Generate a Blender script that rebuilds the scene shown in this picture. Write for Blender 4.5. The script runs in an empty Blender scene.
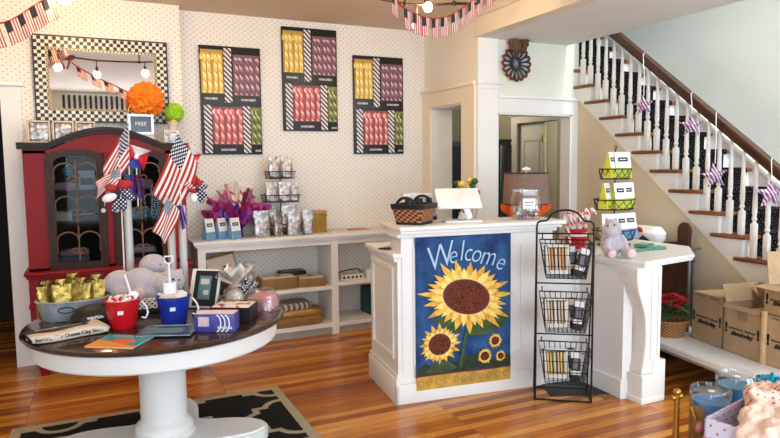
import bpy, bmesh, math, random
from mathutils import Vector, Matrix, Euler
PI = math.pi
R = math.radians
C = bpy.context.scene.collection
random.seed(7)

# ------------------------------------------------------------------ materials
def lin(c):
    return tuple(((v/255)/12.92 if v/255 <= .04045 else ((v/255+.055)/1.055)**2.4) for v in c) + (1.0,)

class N:
    """a node socket with arithmetic"""
    def __init__(s, nt, sock): s.nt, s.s = nt, sock
    def _m(s, op, b=None, c=None):
        n = s.nt.nodes.new('ShaderNodeMath'); n.operation = op
        for i, v in enumerate((s, b, c)):
            if v is None: continue
            if isinstance(v, N): s.nt.links.new(v.s, n.inputs[i])
            else: n.inputs[i].default_value = v
        return N(s.nt, n.outputs[0])
    def __add__(s, b): return s._m('ADD', b)
    def __sub__(s, b): return s._m('SUBTRACT', b)
    def __mul__(s, b): return s._m('MULTIPLY', b)
    def abs(s): return s._m('ABSOLUTE')
    def fr(s): return s._m('FRACT')
    def lt(s, b): return s._m('LESS_THAN', b)
    def gt(s, b): return s._m('GREATER_THAN', b)
    def mn(s, b): return s._m('MINIMUM', b)
    def mx(s, b): return s._m('MAXIMUM', b)
    def sqrt(s): return s._m('SQRT')
    def sin(s): return s._m('SINE')
    def floor(s): return s._m('FLOOR')
def hyp(a, b): return (a*a + b*b).sqrt()

def base_mat(name, rough=.5, metal=0.0, spec=.5):
    m = bpy.data.materials.new(name); m.use_nodes = True
    nt = m.node_tree; b = nt.nodes['Principled BSDF']
    b.inputs['Roughness'].default_value = rough
    b.inputs['Metallic'].default_value = metal
    b.inputs['Specular IOR Level'].default_value = spec
    return m, nt, b
def coords(nt, kind='Object'):
    t = nt.nodes.new('ShaderNodeTexCoord')
    x = nt.nodes.new('ShaderNodeSeparateXYZ'); nt.links.new(t.outputs[kind], x.inputs[0])
    return t.outputs[kind], N(nt, x.outputs[0]), N(nt, x.outputs[1]), N(nt, x.outputs[2])
def mixc(nt, f, a, b, mode='MIX'):
    n = nt.nodes.new('ShaderNodeMix'); n.data_type = 'RGBA'; n.blend_type = mode
    if isinstance(f, N): nt.links.new(f.s, n.inputs[0])
    else: n.inputs[0].default_value = f
    for i, v in ((6, a), (7, b)):
        if isinstance(v, (tuple, list)): n.inputs[i].default_value = v
        else: nt.links.new(v, n.inputs[i])
    return n.outputs[2]
def noise_tex(nt, scale, sc3=(1, 1, 1), vec=None, detail=3):
    if vec is None:
        vec = nt.nodes.new('ShaderNodeTexCoord').outputs['Object']
    mp = nt.nodes.new('ShaderNodeMapping'); mp.inputs['Scale'].default_value = sc3
    nt.links.new(vec, mp.inputs[0])
    n = nt.nodes.new('ShaderNodeTexNoise'); n.inputs['Scale'].default_value = scale; n.inputs['Detail'].default_value = detail
    nt.links.new(mp.outputs[0], n.inputs['Vector'])
    return N(nt, n.outputs['Fac'])
def bump(nt, b, h, strength=.3, dist=.01):
    n = nt.nodes.new('ShaderNodeBump'); n.inputs['Strength'].default_value = strength; n.inputs['Distance'].default_value = dist
    nt.links.new(h.s, n.inputs['Height']); nt.links.new(n.outputs[0], b.inputs['Normal'])
def comb(nt, x, y, z=None):
    n = nt.nodes.new('ShaderNodeCombineXYZ')
    for i, v in enumerate((x, y, z)):
        if v is not None: nt.links.new(v.s, n.inputs[i])
    return n.outputs[0]

MATS = {}
def mat(name, c, rough=.5, metal=0.0, spec=.5, nz=None, bp=None, emit=None, trans=0, sheen=0, coat=0):
    """plain procedural colour with a little noise: nz=(scale, amount, (sx,sy,sz)); bp=(scale, strength)"""
    if name in MATS: return MATS[name]
    m, nt, b = base_mat(name, rough, metal, spec)
    col = lin(c)
    b.inputs['Base Color'].default_value = col
    nz = nz or (9, .06, (1, 1, 1))
    f = noise_tex(nt, nz[0], nz[2] if len(nz) > 2 else (1, 1, 1))
    lo = tuple(v*(1-nz[1]) for v in col[:3]) + (1,); hi = tuple(min(1, v*(1+nz[1])) for v in col[:3]) + (1,)
    nt.links.new(mixc(nt, (f - .3)*2.5, lo, hi), b.inputs['Base Color'])
    if bp: bump(nt, b, noise_tex(nt, bp[0], detail=5), bp[1])
    if trans: b.inputs['Transmission Weight'].default_value = trans
    if sheen: b.inputs['Sheen Weight'].default_value = sheen
    if coat:
        b.inputs['Coat Weight'].default_value = coat; b.inputs['Coat Roughness'].default_value = .05
    if emit:
        b.inputs['Emission Color'].default_value = lin(emit[0]); b.inputs['Emission Strength'].default_value = emit[1]
    MATS[name] = m
    return m
def pm(name, fn, rough=.6, metal=0.0, spec=.4, bp=None, sheen=0):
    """material whose colour is built by fn(nt) -> colour socket"""
    m, nt, b = base_mat(name, rough, metal, spec)
    nt.links.new(fn(nt), b.inputs['Base Color'])
    if bp: bump(nt, b, noise_tex(nt, bp[0], detail=5), bp[1])
    if sheen: b.inputs['Sheen Weight'].default_value = sheen
    MATS[name] = m
    return m
def dots(nt, u, v, s, r):
    """staggered dot lattice of pitch s, radius r"""
    a = hyp((u*(1/s)).fr() - .5, (v*(1/s)).fr() - .5)
    b = hyp((u*(1/s) + .5).fr() - .5, (v*(1/s) + .5).fr() - .5)
    return a.mn(b).lt(r/s)

def wallpaper(nt):
    _, x, y, z = coords(nt)
    u = (x + y)*(.0435/.0535)
    d = dots(nt, u, z, .0435, .0042)
    d2 = dots(nt, u + .001, z + .001, .0435, .006)
    f = noise_tex(nt, 1.2)
    basec = mixc(nt, f, lin((243, 238, 230)), lin((238, 231, 221)))
    return mixc(nt, d.mx(d2*.3)*.6, basec, lin((160, 122, 104)))
pm('wallpaper', wallpaper, .75, spec=.2)

def planks(nt):
    t = nt.nodes.new('ShaderNodeTexCoord').outputs['Object']
    br = nt.nodes.new('ShaderNodeTexBrick')
    br.offset = .37; br.offset_frequency = 1; br.squash = 1
    for k, v in (('Scale', 1.0), ('Mortar Size', .0012), ('Mortar Smooth', .1), ('Bias', 0.0), ('Brick Width', 1.15), ('Row Height', .062)):
        br.inputs[k].default_value = v
    br.inputs['Color1'].default_value = (0, 0, 0, 1); br.inputs['Color2'].default_value = (1, 1, 1, 1)
    br.inputs['Mortar'].default_value = (.5, .5, .5, 1)
    nt.links.new(t, br.inputs['Vector'])
    sep = nt.nodes.new('ShaderNodeSeparateColor'); nt.links.new(br.outputs['Color'], sep.inputs[0])
    g = noise_tex(nt, 6, (.8, 14, 1), detail=6)
    g2 = noise_tex(nt, 2.2, (.5, 3, 1), detail=3)
    ramp = nt.nodes.new('ShaderNodeValToRGB')
    nt.links.new((N(nt, sep.outputs[0])*.56 + g*.62 + g2*.38 - .32).s, ramp.inputs[0])
    e = ramp.color_ramp.elements
    e[0].position = .05; e[0].color = lin((96, 44, 12))
    e[1].position = .95; e[1].color = lin((236, 174, 88))
    a = e.new(.35); a.color = lin((164, 88, 26))
    a = e.new(.62); a.color = lin((206, 130, 48))
    return mixc(nt, N(nt, br.outputs['Fac'])*.8, ramp.outputs[0], lin((48, 22, 9)))
pm('wood_planks', planks, .27, spec=.5)

def wood_fn(dark, light, sc=(3, 3, 40)):
    def fn(nt):
        f = noise_tex(nt, 2.5, sc, detail=5)
        return mixc(nt, (f - .25)*2, lin(dark), lin(light))
    return fn
pm('dark_wood', wood_fn((28, 14, 9), (56, 30, 19), (30, 3, 3)), .45, spec=.25)
pm('cabinet_wood', wood_fn((36, 18, 11), (68, 38, 23), (20, 20, 3)), .45, spec=.25)
pm('tread_wood', wood_fn((96, 50, 22), (150, 86, 42), (25, 3, 25)), .35)
pm('rail_wood', wood_fn((50, 27, 16), (84, 48, 28), (20, 3, 3)), .35)
pm('table_wood', wood_fn((40, 24, 17), (72, 46, 34), (3, 30, 3)), .12)
pm('chair_wood', wood_fn((58, 30, 17), (98, 58, 34), (20, 20, 3)), .5)

def rugfn(nt):
    _, x, y, z = coords(nt)
    T = .62
    def cell(px, py):
        qx = ((px*(1/T)).fr() - .5).abs()*T; qy = ((py*(1/T)).fr() - .5).abs()*T
        a, r, bq = .145, .115, .175
        c1 = hyp(qx - a, qy) - r; c2 = hyp(qx, qy - a) - r
        return c1.mn(c2).mn(qx.mx(qy) - bq)
    d = cell(x + .215, y + .30)
    line = d.abs().lt(.019)
    bx_ = x.abs().gt(.775 - .055)
    by_ = y.abs().gt(1.15 - .055)
    f = noise_tex(nt, 60, detail=2)
    dark = mixc(nt, f, lin((22, 22, 24)), lin((46, 46, 47)))
    tan = mixc(nt, f, lin((160, 148, 124)), lin((205, 192, 166)))
    return mixc(nt, line.mx(bx_).mx(by_), dark, tan)
pm('rug_weave', rugfn, .95, spec=.1, bp=(160, .4))

def checkfn(s, a, b, plane='xz', skew=0):
    def fn(nt):
        _, x, y, z = coords(nt)
        u, v = {'xz': (x, z), 'xy': (x, y), 'yz': (y, z)}[plane]
        k = ((u*(1/s)).floor() + (v*(1/s)).floor())*.5
        return mixc(nt, k.fr().gt(.25), lin(a), lin(b))
    return fn
pm('checker', checkfn(.0258, (20, 17, 15), (226, 220, 205)), .35)
pm('bead_gold', checkfn(.0125, (58, 42, 22), (206, 178, 118)), .4, metal=.3)
def stripefn(cols, s, ax, angle=0):
    def fn(nt):
        _, x, y, z = coords(nt)
        u = {'x': x, 'y': y, 'z': z, 'xz': x + z, 'x-z': x - z, 'xy': x + y, 'yz': y + z, 'x2z': x*1.0 + z*.55}[ax]
        return mixc(nt, (u*(1/s)).fr().gt(.5), lin(cols[0]), lin(cols[1]))
    return fn
pm('awning_stripes', stripefn(((12, 18, 26), (225, 232, 236)), .083, 'x'), .8)
pm('ribbon_stripes', stripefn(((232, 228, 226), (86, 64, 72)), .042, 'xz'), .6)
def uvflag(nt, hang=True):
    _, u, v, w = coords(nt, 'UV')
    st = (v*6.5).fr().lt(.5)
    red = mixc(nt, st, lin((238, 228, 220)), lin((172, 28, 38)))
    cant = u.lt(.4)*v.gt(1 - 7/13)
    star = dots(nt, u*1.0, v*.75, .075, .0165)
    bl = mixc(nt, star, lin((24, 26, 58)), lin((232, 232, 236)))
    return mixc(nt, cant, red, bl)
pm('flag_cloth', uvflag, .8, sheen=.2)
def uvbunt(nt):
    _, u, v, w = coords(nt, 'UV')       # u across, v down from the cord
    st = (u*4.5).fr().lt(.42)
    red = mixc(nt, st, lin((232, 214, 204)), lin((178, 62, 62)))
    return mixc(nt, u.lt(.5)*v.lt(.46), red, lin((52, 50, 60)))
pm('bunting_cloth', uvbunt, .85)
def candyfn(a, b, c, k=26):
    def fn(nt):
        _, u, v, w = coords(nt, 'UV')   # u around, v along
        p = (u*1.0 + v*3.2).fr()
        return mixc(nt, p.gt(.72), mixc(nt, p.gt(.38), lin(a), lin(b)), lin(c))
    return fn
pm('candy_yellow', candyfn((240, 212, 104), (248, 234, 176), (226, 182, 56)), .3)
pm('candy_purple', candyfn((150, 96, 116), (228, 186, 184), (96, 56, 84)), .3)
pm('candy_pink', candyfn((228, 120, 120), (246, 200, 190), (202, 80, 88)), .3)
pm('candy_green', candyfn((92, 104, 40), (196, 194, 110), (60, 74, 30)), .3)
pm('candy_red_white', candyfn((238, 226, 222), (236, 214, 212), (196, 44, 52)), .3)

M = mat
M('paint_white', (236, 234, 230), .42, nz=(3, .02))
M('paint_cream', (238, 226, 206), .5, nz=(3, .02))
M('paint_ceiling', (214, 194, 172), .8, nz=(2, .015))
M('paint_soffit', (234, 235, 234), .8, nz=(2, .015))
M('paint_beam', (232, 218, 200), .5, nz=(3, .02))
M('paint_hall', (230, 230, 214), .8, nz=(2, .02))
M('paint_green', (224, 228, 222), .8, nz=(2, .03))
M('paint_tan', (214, 200, 172), .8, nz=(2, .03))
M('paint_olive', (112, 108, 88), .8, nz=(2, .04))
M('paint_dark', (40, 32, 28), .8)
M('paint_grey_trim', (172, 170, 158), .6)
M('paint_red', (134, 10, 14), .45, spec=.25, nz=(6, .1))
M('black_metal', (18, 18, 19), .4, metal=.3)
M('black', (18, 17, 18), .5)
M('black_gloss', (14, 14, 16), .15)
M('steel', (190, 190, 188), .3, metal=.9)
M('galvanised', (176, 182, 188), .42, metal=.35, nz=(22, .22))
M('bronze', (70, 56, 44), .4, metal=.7)
M('brass', (190, 148, 70), .3, metal=.9)
M('bulb', (255, 244, 226), .4, emit=((255, 228, 184), 230.0))
M('bulb_warm', (255, 240, 216), .4, emit=((255, 214, 156), 210.0))
M('white', (238, 237, 234), .5)
M('paper', (226, 220, 208), .7)
M('cardboard', (178, 148, 114), .85, nz=(14, .08))
M('cardboard_dark', (150, 114, 78), .85, nz=(14, .08))
M('tape', (150, 128, 100), .3)
M('ink', (34, 26, 22), .7)
M('silver_foil', (168, 162, 160), .3, metal=.8, nz=(38, .6), bp=(26, 1.0))
M('silver_print', (196, 172, 168), .4, metal=.3, nz=(60, .5))
M('fret_wood', (112, 84, 62), .5)
M('gold_foil', (150, 126, 60), .26, metal=.8, nz=(24, .55), bp=(22, 1.0))
M('plush_grey', (184, 172, 180), .95, sheen=.6, nz=(60, .1), bp=(120, .5))
M('plush_pink', (226, 188, 190), .95, sheen=.5, nz=(60, .08), bp=(120, .4))
M('red_plastic', (196, 20, 30), .3)
M('blue_plastic', (28, 48, 150), .3)
M('white_plastic', (240, 240, 240), .35)
M('teal', (40, 140, 160), .5)
M('teal_dark', (30, 80, 80), .6)
M('orange_tissue', (246, 128, 18), .85, bp=(40, .4))
M('green_tissue', (150, 205, 40), .85, bp=(40, .4))
M('orange_deep', (238, 92, 24), .8, bp=(30, .5))
M('magenta_tulle', (150, 20, 104), .55, nz=(20, .35), bp=(25, .6))
M('purple_foil', (86, 40, 130), .3, metal=.3, nz=(20, .4))
M('green_leaf', (58, 92, 44), .6, nz=(20, .3))
M('red_petal', (186, 22, 36), .6, nz=(20, .2))
M('grey_tube', (110, 110, 108), .35, metal=.6)
M('blue_bag', (110, 150, 190), .6)
M('kraft', (140, 104, 58), .7, nz=(16, .15))
M('gold_box', (170, 132, 66), .4, metal=.4, nz=(12, .15))
M('peach', (242, 208, 186), .9, sheen=.3, nz=(12, .08))
M('sky_blue', (60, 140, 196), .4)
M('dark_red', (96, 24, 26), .6)

def thin_glass(name, tint=(255, 255, 255), gloss=.12, rough=.03, bmp=None, face=.55):
    m = bpy.data.materials.new(name); m.use_nodes = True
    nt = m.node_tree; nt.nodes.remove(nt.nodes['Principled BSDF'])
    out = nt.nodes['Material Output']
    tr = nt.nodes.new('ShaderNodeBsdfTransparent'); tr.inputs[0].default_value = lin(tint)
    gl = nt.nodes.new('ShaderNodeBsdfGlossy'); gl.inputs['Roughness'].default_value = rough
    gl.inputs['Color'].default_value = (.9, .9, .9, 1)
    lw = nt.nodes.new('ShaderNodeLayerWeight'); lw.inputs['Blend'].default_value = .25
    f = N(nt, lw.outputs['Facing'])*face + gloss
    if bmp:
        b = nt.nodes.new('ShaderNodeBump'); b.inputs['Strength'].default_value = bmp[1]; b.inputs['Distance'].default_value = .02
        nt.links.new(noise_tex(nt, bmp[0], detail=4).s, b.inputs['Height']); nt.links.new(b.outputs[0], gl.inputs['Normal'])
    mx = nt.nodes.new('ShaderNodeMixShader')
    nt.links.new(f.s, mx.inputs[0]); nt.links.new(tr.outputs[0], mx.inputs[1]); nt.links.new(gl.outputs[0], mx.inputs[2])
    nt.links.new(mx.outputs[0], out.inputs[0])
    MATS[name] = m
thin_glass('glass', gloss=.05)
thin_glass('cabinet_glass', (215, 222, 226), gloss=.008, face=.12)
thin_glass('clear_lid', (250, 250, 252), gloss=.06, rough=.12, face=.35)
def frosted(name, c, a):
    m = bpy.data.materials.new(name); m.use_nodes = True
    nt = m.node_tree; bs = nt.nodes['Principled BSDF']; bs.inputs['Base Color'].default_value = lin(c); bs.inputs['Roughness'].default_value = .25
    nt.links.new((noise_tex(nt, 3, (1, 1, .2))*.25 + (a-.12)).s, bs.inputs['Alpha']); MATS[name] = m
frosted('clear_tube', (240, 238, 236), .34)
frosted('tulle_sheer', (150, 20, 104), .78)
thin_glass('cellophane', (252, 252, 252), gloss=.16, rough=.08, bmp=(22, 1.0))
mirm, mirnt, mirb = base_mat('mirror_glass', .02, 1.0); mirb.inputs['Base Color'].default_value = (.86, .86, .87, 1); MATS['mirror_glass'] = mirm

# ------------------------------------------------------------------ mesh building
class MB:
    def __init__(s): s.bm = bmesh.new(); s.m = 0; s.uv = s.bm.loops.layers.uv.new('UVMap')
    def _join(s, b2, mx=None):
        for f in b2.faces: f.material_index = s.m
        if mx is not None: bmesh.ops.transform(b2, matrix=mx, verts=b2.verts)
        me = bpy.data.meshes.new('t'); b2.to_mesh(me); b2.free(); s.bm.from_mesh(me); bpy.data.meshes.remove(me)
        return s
    def box(s, c, d, rot=(0, 0, 0), bev=0, seg=2, mx=None):
        b = bmesh.new(); bmesh.ops.create_cube(b, size=1)
        bmesh.ops.scale(b, vec=d, verts=b.verts)
        if bev: bmesh.ops.bevel(b, geom=b.edges[:], offset=bev, segments=seg, affect='EDGES', profile=.5)
        T = Matrix.Translation(c) @ Euler(rot).to_matrix().to_4x4()
        return s._join(b, (mx @ T) if mx else T)
    def bx(s, x0, x1, y0, y1, z0, z1, bev=0):
        return s.box(((x0+x1)/2, (y0+y1)/2, (z0+z1)/2), (x1-x0, y1-y0, z1-z0), bev=bev)
    def cyl(s, p0, p1, r0, r1=None, seg=12, cap=True):
        p0, p1 = Vector(p0), Vector(p1); r1 = r0 if r1 is None else r1
        b = bmesh.new(); bmesh.ops.create_cone(b, cap_ends=cap, segments=seg, radius1=max(r0, 1e-4), radius2=max(r1, 1e-4), depth=(p1-p0).length)
        q = (p1-p0).to_track_quat('Z', 'Y').to_matrix().to_4x4()
        return s._join(b, Matrix.Translation((p0+p1)/2) @ q)
    def ell(s, c, r, rot=(0, 0, 0), u=16, v=10):
        b = bmesh.new(); bmesh.ops.create_uvsphere(b, u_segments=u, v_segments=v, radius=1)
        r = (r, r, r) if isinstance(r, (int, float)) else r
        return s._join(b, Matrix.Translation(c) @ Euler(rot).to_matrix().to_4x4() @ Matrix.Diagonal((*r, 1)))
    def tube(s, pts, r, seg=6, closed=False, rfn=None):
        pts = [Vector(p) for p in pts]; n = len(pts); b = bmesh.new(); uv = b.loops.layers.uv.new('UVMap'); rings = []
        up = None; L = 0
        for i, p in enumerate(pts):
            if closed: t = (pts[(i+1) % n] - pts[i-1])
            else: t = pts[min(i+1, n-1)] - pts[max(i-1, 0)]
            t = t.normalized() if t.length > 1e-9 else Vector((0, 0, 1))
            if up is None:
                up = t.orthogonal().normalized()
            else:
                up = (up - t*up.dot(t)); up = up.normalized() if up.length > 1e-6 else t.orthogonal().normalized()
            w = t.cross(up); rr = r*(rfn(i/(n-1)) if rfn else 1)
            if i: L += (p-pts[i-1]).length
            rings.append(([b.verts.new(p + (up*math.cos(2*PI*k/seg) + w*math.sin(2*PI*k/seg))*rr) for k in range(seg)], L))
        m = n if closed else n-1
        for i in range(m):
            A, la = rings[i]; B, lb = rings[(i+1) % n]
            for k in range(seg):
                f = b.faces.new((A[k], A[(k+1) % seg], B[(k+1) % seg], B[k])); f.smooth = True
                for lp, q in zip(f.loops, ((k/seg, la*4), ((k+1)/seg, la*4), ((k+1)/seg, lb*4), (k/seg, lb*4))): lp[uv].uv = q
        if not closed:
            b.faces.new(rings[0][0][::-1]); b.faces.new(rings[-1][0])
        return s._join(b)
    def lathe(s, prof, c=(0, 0, 0), seg=24, mx=None, sx=1, sy=1):
        b = bmesh.new(); rings = []
        for r, z in prof:
            if r < 1e-5: rings.append([b.verts.new((0, 0, z))])
            else: rings.append([b.verts.new((r*sx*math.cos(2*PI*k/seg), r*sy*math.sin(2*PI*k/seg), z)) for k in range(seg)])
        for A, B in zip(rings, rings[1:]):
            for k in range(seg):
                k2 = (k+1) % seg
                if len(A) == 1 and len(B) == 1: continue
                if len(A) == 1: b.faces.new((A[0], B[k2], B[k]))
                elif len(B) == 1: b.faces.new((A[k], A[k2], B[0]))
                else: b.faces.new((A[k], A[k2], B[k2], B[k]))
        T = Matrix.Translation(c)
        return s._join(b, (mx @ T) if mx else T)
    def prism(s, poly, a, b_, plane='xy', bev=0):
        """polygon extruded from a to b_ along the missing axis"""
        b = bmesh.new()
        def P(u, v, w): return {'xy': (u, v, w), 'xz': (u, w, v), 'yz': (w, u, v)}[plane]
        lo = [b.verts.new(P(u, v, a)) for u, v in poly]; hi = [b.verts.new(P(u, v, b_)) for u, v in poly]
        n = len(poly)
        b.faces.new(lo); b.faces.new(hi[::-1])
        for i in range(n): b.faces.new((lo[i], hi[i], hi[(i+1) % n], lo[(i+1) % n]))
        bmesh.ops.recalc_face_normals(b, faces=b.faces)
        if bev: bmesh.ops.bevel(b, geom=[e for e in b.edges if all(len(f.verts) == n for f in e.link_faces[:1]) or any(len(f.verts) == n for f in e.link_faces)], offset=bev, segments=2, affect='EDGES')
        return s._join(b)
    def ring(s, outer, inner, a, b_, plane='xz'):
        b = bmesh.new(); n = len(outer)
        def P(u, v, w): return {'xy': (u, v, w), 'xz': (u, w, v), 'yz': (w, u, v)}[plane]
        O0 = [b.verts.new(P(*p, a)) for p in outer]; O1 = [b.verts.new(P(*p, b_)) for p in outer]
        I0 = [b.verts.new(P(*p, a)) for p in inner]; I1 = [b.verts.new(P(*p, b_)) for p in inner]
        for i in range(n):
            j = (i+1) % n
            b.faces.new((O0[i], O0[j], I0[j], I0[i])); b.faces.new((O1[i], I1[i], I1[j], O1[j]))
            b.faces.new((O0[i], O1[i], O1[j], O0[j])); b.faces.new((I0[i], I0[j], I1[j], I1[i]))
        bmesh.ops.recalc_face_normals(b, faces=b.faces)
        return s._join(b)
    def grid(s, fn, nu, nv, matfn=None):
        b = bmesh.new(); uv = b.loops.layers.uv.new('UVMap')
        V = [[b.verts.new(fn(i/nu, j/nv)) for j in range(nv+1)] for i in range(nu+1)]
        fm = []
        for i in range(nu):
            for j in range(nv):
                f = b.faces.new((V[i][j], V[i+1][j], V[i+1][j+1], V[i][j+1])); f.smooth = True
                for lp, q in zip(f.loops, ((i, j), (i+1, j), (i+1, j+1), (i, j+1))): lp[uv].uv = (q[0]/nu, q[1]/nv)
        return s._join(b)
    def text(s, txt, size, mx, depth=.001, shear=0, bold=0, spacing=1):
        cu = bpy.data.curves.new('t', 'FONT'); cu.body = txt; cu.size = size; cu.extrude = depth; cu.shear = shear
        cu.offset = bold; cu.space_character = spacing
        cu.align_x = 'CENTER'; cu.align_y = 'CENTER'; cu.resolution_u = 3
        o = bpy.data.objects.new('t', cu); C.objects.link(o)
        me = bpy.data.meshes.new_from_object(o.evaluated_get(bpy.context.evaluated_depsgraph_get()))
        bpy.data.objects.remove(o)
        b = bmesh.new(); b.from_mesh(me); bpy.data.meshes.remove(me); bpy.data.curves.remove(cu)
        return s._join(b, mx)
    def build(s, name, mats, parent=None, loc=(0, 0, 0), rot=(0, 0, 0), smooth=38, sub=0, solid=0):
        me = bpy.data.meshes.new(name)
        bmesh.ops.remove_doubles(s.bm, verts=s.bm.verts, dist=1e-5)
        s.bm.to_mesh(me); s.bm.free()
        for m in ([mats] if isinstance(mats, str) else mats): me.materials.append(MATS[m])
        if smooth:
            for p in me.polygons: p.use_smooth = True
            me.set_sharp_from_angle(angle=R(smooth))
        o = bpy.data.objects.new(name, me); C.objects.link(o)
        o.location = loc; o.rotation_euler = rot
        if parent: o.parent = parent
        if solid:
            k = o.modifiers.new('thickness', 'SOLIDIFY'); k.thickness = solid; k.offset = 0
        if sub:
            k = o.modifiers.new('smooth', 'SUBSURF'); k.levels = k.render_levels = sub
        return o

def tag(o, label, cat, group=None):
    o['label'] = label; o['category'] = cat
    if group: o['group'] = group
    return o
def thing(name, label, cat, loc=(0, 0, 0), rz=0, group=None):
    o = bpy.data.objects.new(name, None); C.objects.link(o); o.empty_display_size = .05
    o.location = loc; o.rotation_euler = (0, 0, rz)
    return tag(o, label, cat, group)
def dup(root, loc, rz=None, label=None, rot=None):
    r = root.copy(); C.objects.link(r); r.location = loc
    if rz is not None: r.rotation_euler = (0, 0, rz)
    if rot is not None: r.rotation_euler = rot
    if label: r['label'] = label
    for ch in list(root.children):
        c = ch.copy(); C.objects.link(c); c.parent = r
        for g in list(ch.children):
            d = g.copy(); C.objects.link(d); d.parent = c
    return r
def struct(o): o['kind'] = 'structure'; return o
def FX(x, y, z, rz=0):      # text plane facing -y (towards the camera) at a point
    return Matrix.Translation((x, y, z)) @ Matrix.Rotation(rz, 4, 'Z') @ Matrix.Rotation(PI/2, 4, 'X')
def arc(cx, cy, r, a0, a1, n, ry=None):
    ry = r if ry is None else ry
    return [(cx + r*math.cos(R(a0 + (a1-a0)*i/n)), cy + ry*math.sin(R(a0 + (a1-a0)*i/n))) for i in range(n+1)]
# ================================================================== SETTING
ZC, ZH, YB, YL, XP, YW, XS, XR = 2.78, 2.555, 5.55, 5.40, 3.0, 4.60, 4.08, 4.95
def S(name, fn, m, **k):
    b = MB(); fn(b); return struct(b.build(name, m, **k))
S('floor', lambda b: b.bx(-3, 7, -1.5, 8, -.1, 0), 'wood_planks')
S('ceiling_shop', lambda b: b.bx(-3, XP, -1.5, 5.7, ZC, ZC+.1), 'paint_ceiling')
S('ceiling_hall', lambda b: b.bx(XP+.07, 3.975, -1.5, YW, ZH, ZH+.3), 'paint_soffit')
def beam(b):
    b.bx(XP-.03, XP+.07, -1.5, YW-.001, ZH, ZC); b.bx(XP-.05, XP-.03, -1.5, YW-.03, ZC-.07, ZC, .006); b.bx(XP-.04, XP-.03, -1.5, YW-.03, ZH, ZH+.03)
S('trim_beam', beam, 'paint_beam')
def wl(b):
    b.bx(-.47, .686, YL, YL+.15, 0, ZC); b.bx(-3, -.47, YL, YL+.15, 2.02, ZC); b.bx(-3, -1.6, YL, YL+.15, 0, 2.02); b.bx(.56, .686, YL+.14, YB+.1, 0, ZC)
S('wall_back_left', wl, 'wallpaper')
S('wall_back', lambda b: b.bx(.686, XP+.2, YB, YB+.12, 0, ZC), 'wallpaper')
def part(b):
    b.bx(XP, XP+.2, 4.63, 4.82, 0, ZC); b.bx(XP, XP+.2, 5.40, YB, 0, ZC); b.bx(XP, XP+.2, 4.82, 5.40, 2.03, ZC)
S('wall_partition', part, 'wallpaper')
def pcase(b):
    b.bx(XP-.025, XP, 4.61, 5.545, 2.03, 2.165); b.bx(XP-.045, XP, 4.60, 5.548, 2.165, 2.2, .006)
    b.bx(XP-.025, XP, 4.61, 4.82, 0, 2.03); b.bx(XP-.025, XP, 5.40, 5.545, 0, 2.03)
S('trim_partition_casing', pcase, 'paint_cream')
def pj(b):
    b.bx(XP, XP+.22, 5.385, 5.40, 0, 2.03); b.bx(XP, XP+.22, 4.82, 4.835, 0, 2.03); b.bx(XP, XP+.22, 4.82, 5.40, 2.015, 2.03)
S('trim_partition_jamb', pj, 'paint_white')
def pil(b):
    b.bx(XP-.005, XP+.2, YW-.02, YW+.03, 0, ZH); b.bx(XP-.02, XP+.235, YW-.045, YW+.03, 2.165, 2.205, .008); b.bx(XP-.012, XP+.215, YW-.032, YW+.03, 2.13, 2.165)
S('trim_pillar', pil, 'paint_white')
def wh(b):
    b.bx(XP+.2, 4.95, YW, YW+.12, 2.0, ZH+.3); b.bx(4.02, XS+.03, YW, YW+.12, 0, 2.0)
S('wall_hall', lambda b: (b.bx(XP+.2, XS+.03, YW, YW+.12, 1.93, ZH+.3), b.bx(4.02, XS+.03, YW, YW+.12, 0, 1.93)), 'paint_hall')
def hc(b):
    b.bx(XP+.2, 4.14, YW-.022, YW, 1.93, 2.055); b.bx(XP+.2, 4.17, YW-.045, YW, 2.055, 2.085, .006)
    b.bx(4.03, 4.135, YW-.022, YW, 0, 1.93); b.bx(4.01, 4.03, YW-.012, YW+.12, 0, 1.93); b.bx(XP+.2, XP+.215, YW-.012, YW+.12, 0, 1.93); b.bx(XP+.2, 4.03, YW-.012, YW+.12, 1.915, 1.93)
S('trim_hall_casing', hc, 'paint_white')
# back room behind the two openings
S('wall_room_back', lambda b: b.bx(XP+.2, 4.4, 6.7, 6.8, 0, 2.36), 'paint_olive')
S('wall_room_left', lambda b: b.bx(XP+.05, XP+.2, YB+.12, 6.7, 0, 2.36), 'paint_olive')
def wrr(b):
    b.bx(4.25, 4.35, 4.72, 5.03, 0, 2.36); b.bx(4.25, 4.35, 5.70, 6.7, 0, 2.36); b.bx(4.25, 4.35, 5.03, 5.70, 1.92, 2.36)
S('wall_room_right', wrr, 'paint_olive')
def rc(b):
    b.bx(4.23, 4.25, 4.93, 5.80, 1.92, 2.0); b.bx(4.21, 4.25, 4.91, 5.82, 2.0, 2.03, .005); b.bx(4.23, 4.25, 4.93, 5.03, 0, 1.92); b.bx(4.23, 4.25, 5.70, 5.80, 0, 1.92)
S('trim_room_casing', rc, 'paint_grey_trim')
S('ceiling_room', lambda b: (b.bx(XP+.05, 4.26, 4.72, 6.8, 2.36, 2.4), b.bx(4.34, 5.45, 4.76, 6.8, 2.25, 2.3)), 'paint_ceiling')
d = MB().bx(4.28, 4.315, 5.30, 5.70, .01, 1.915, .004).build('door_1', 'paint_grey_trim'); struct(d)
b = MB(); b.bx(4.262, 4.28, 5.29, 5.315, 1.70, 1.79, .003); b.build('hinge', 'brass', d)
b = MB(); b.ring([(5.36, .25), (5.64, .25), (5.64, 1.75), (5.36, 1.75)], [(5.385, .275), (5.615, .275), (5.615, 1.725), (5.385, 1.725)], 4.272, 4.28, 'yz'); b.build('panel_moulding', 'paint_grey_trim', d)
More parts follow.
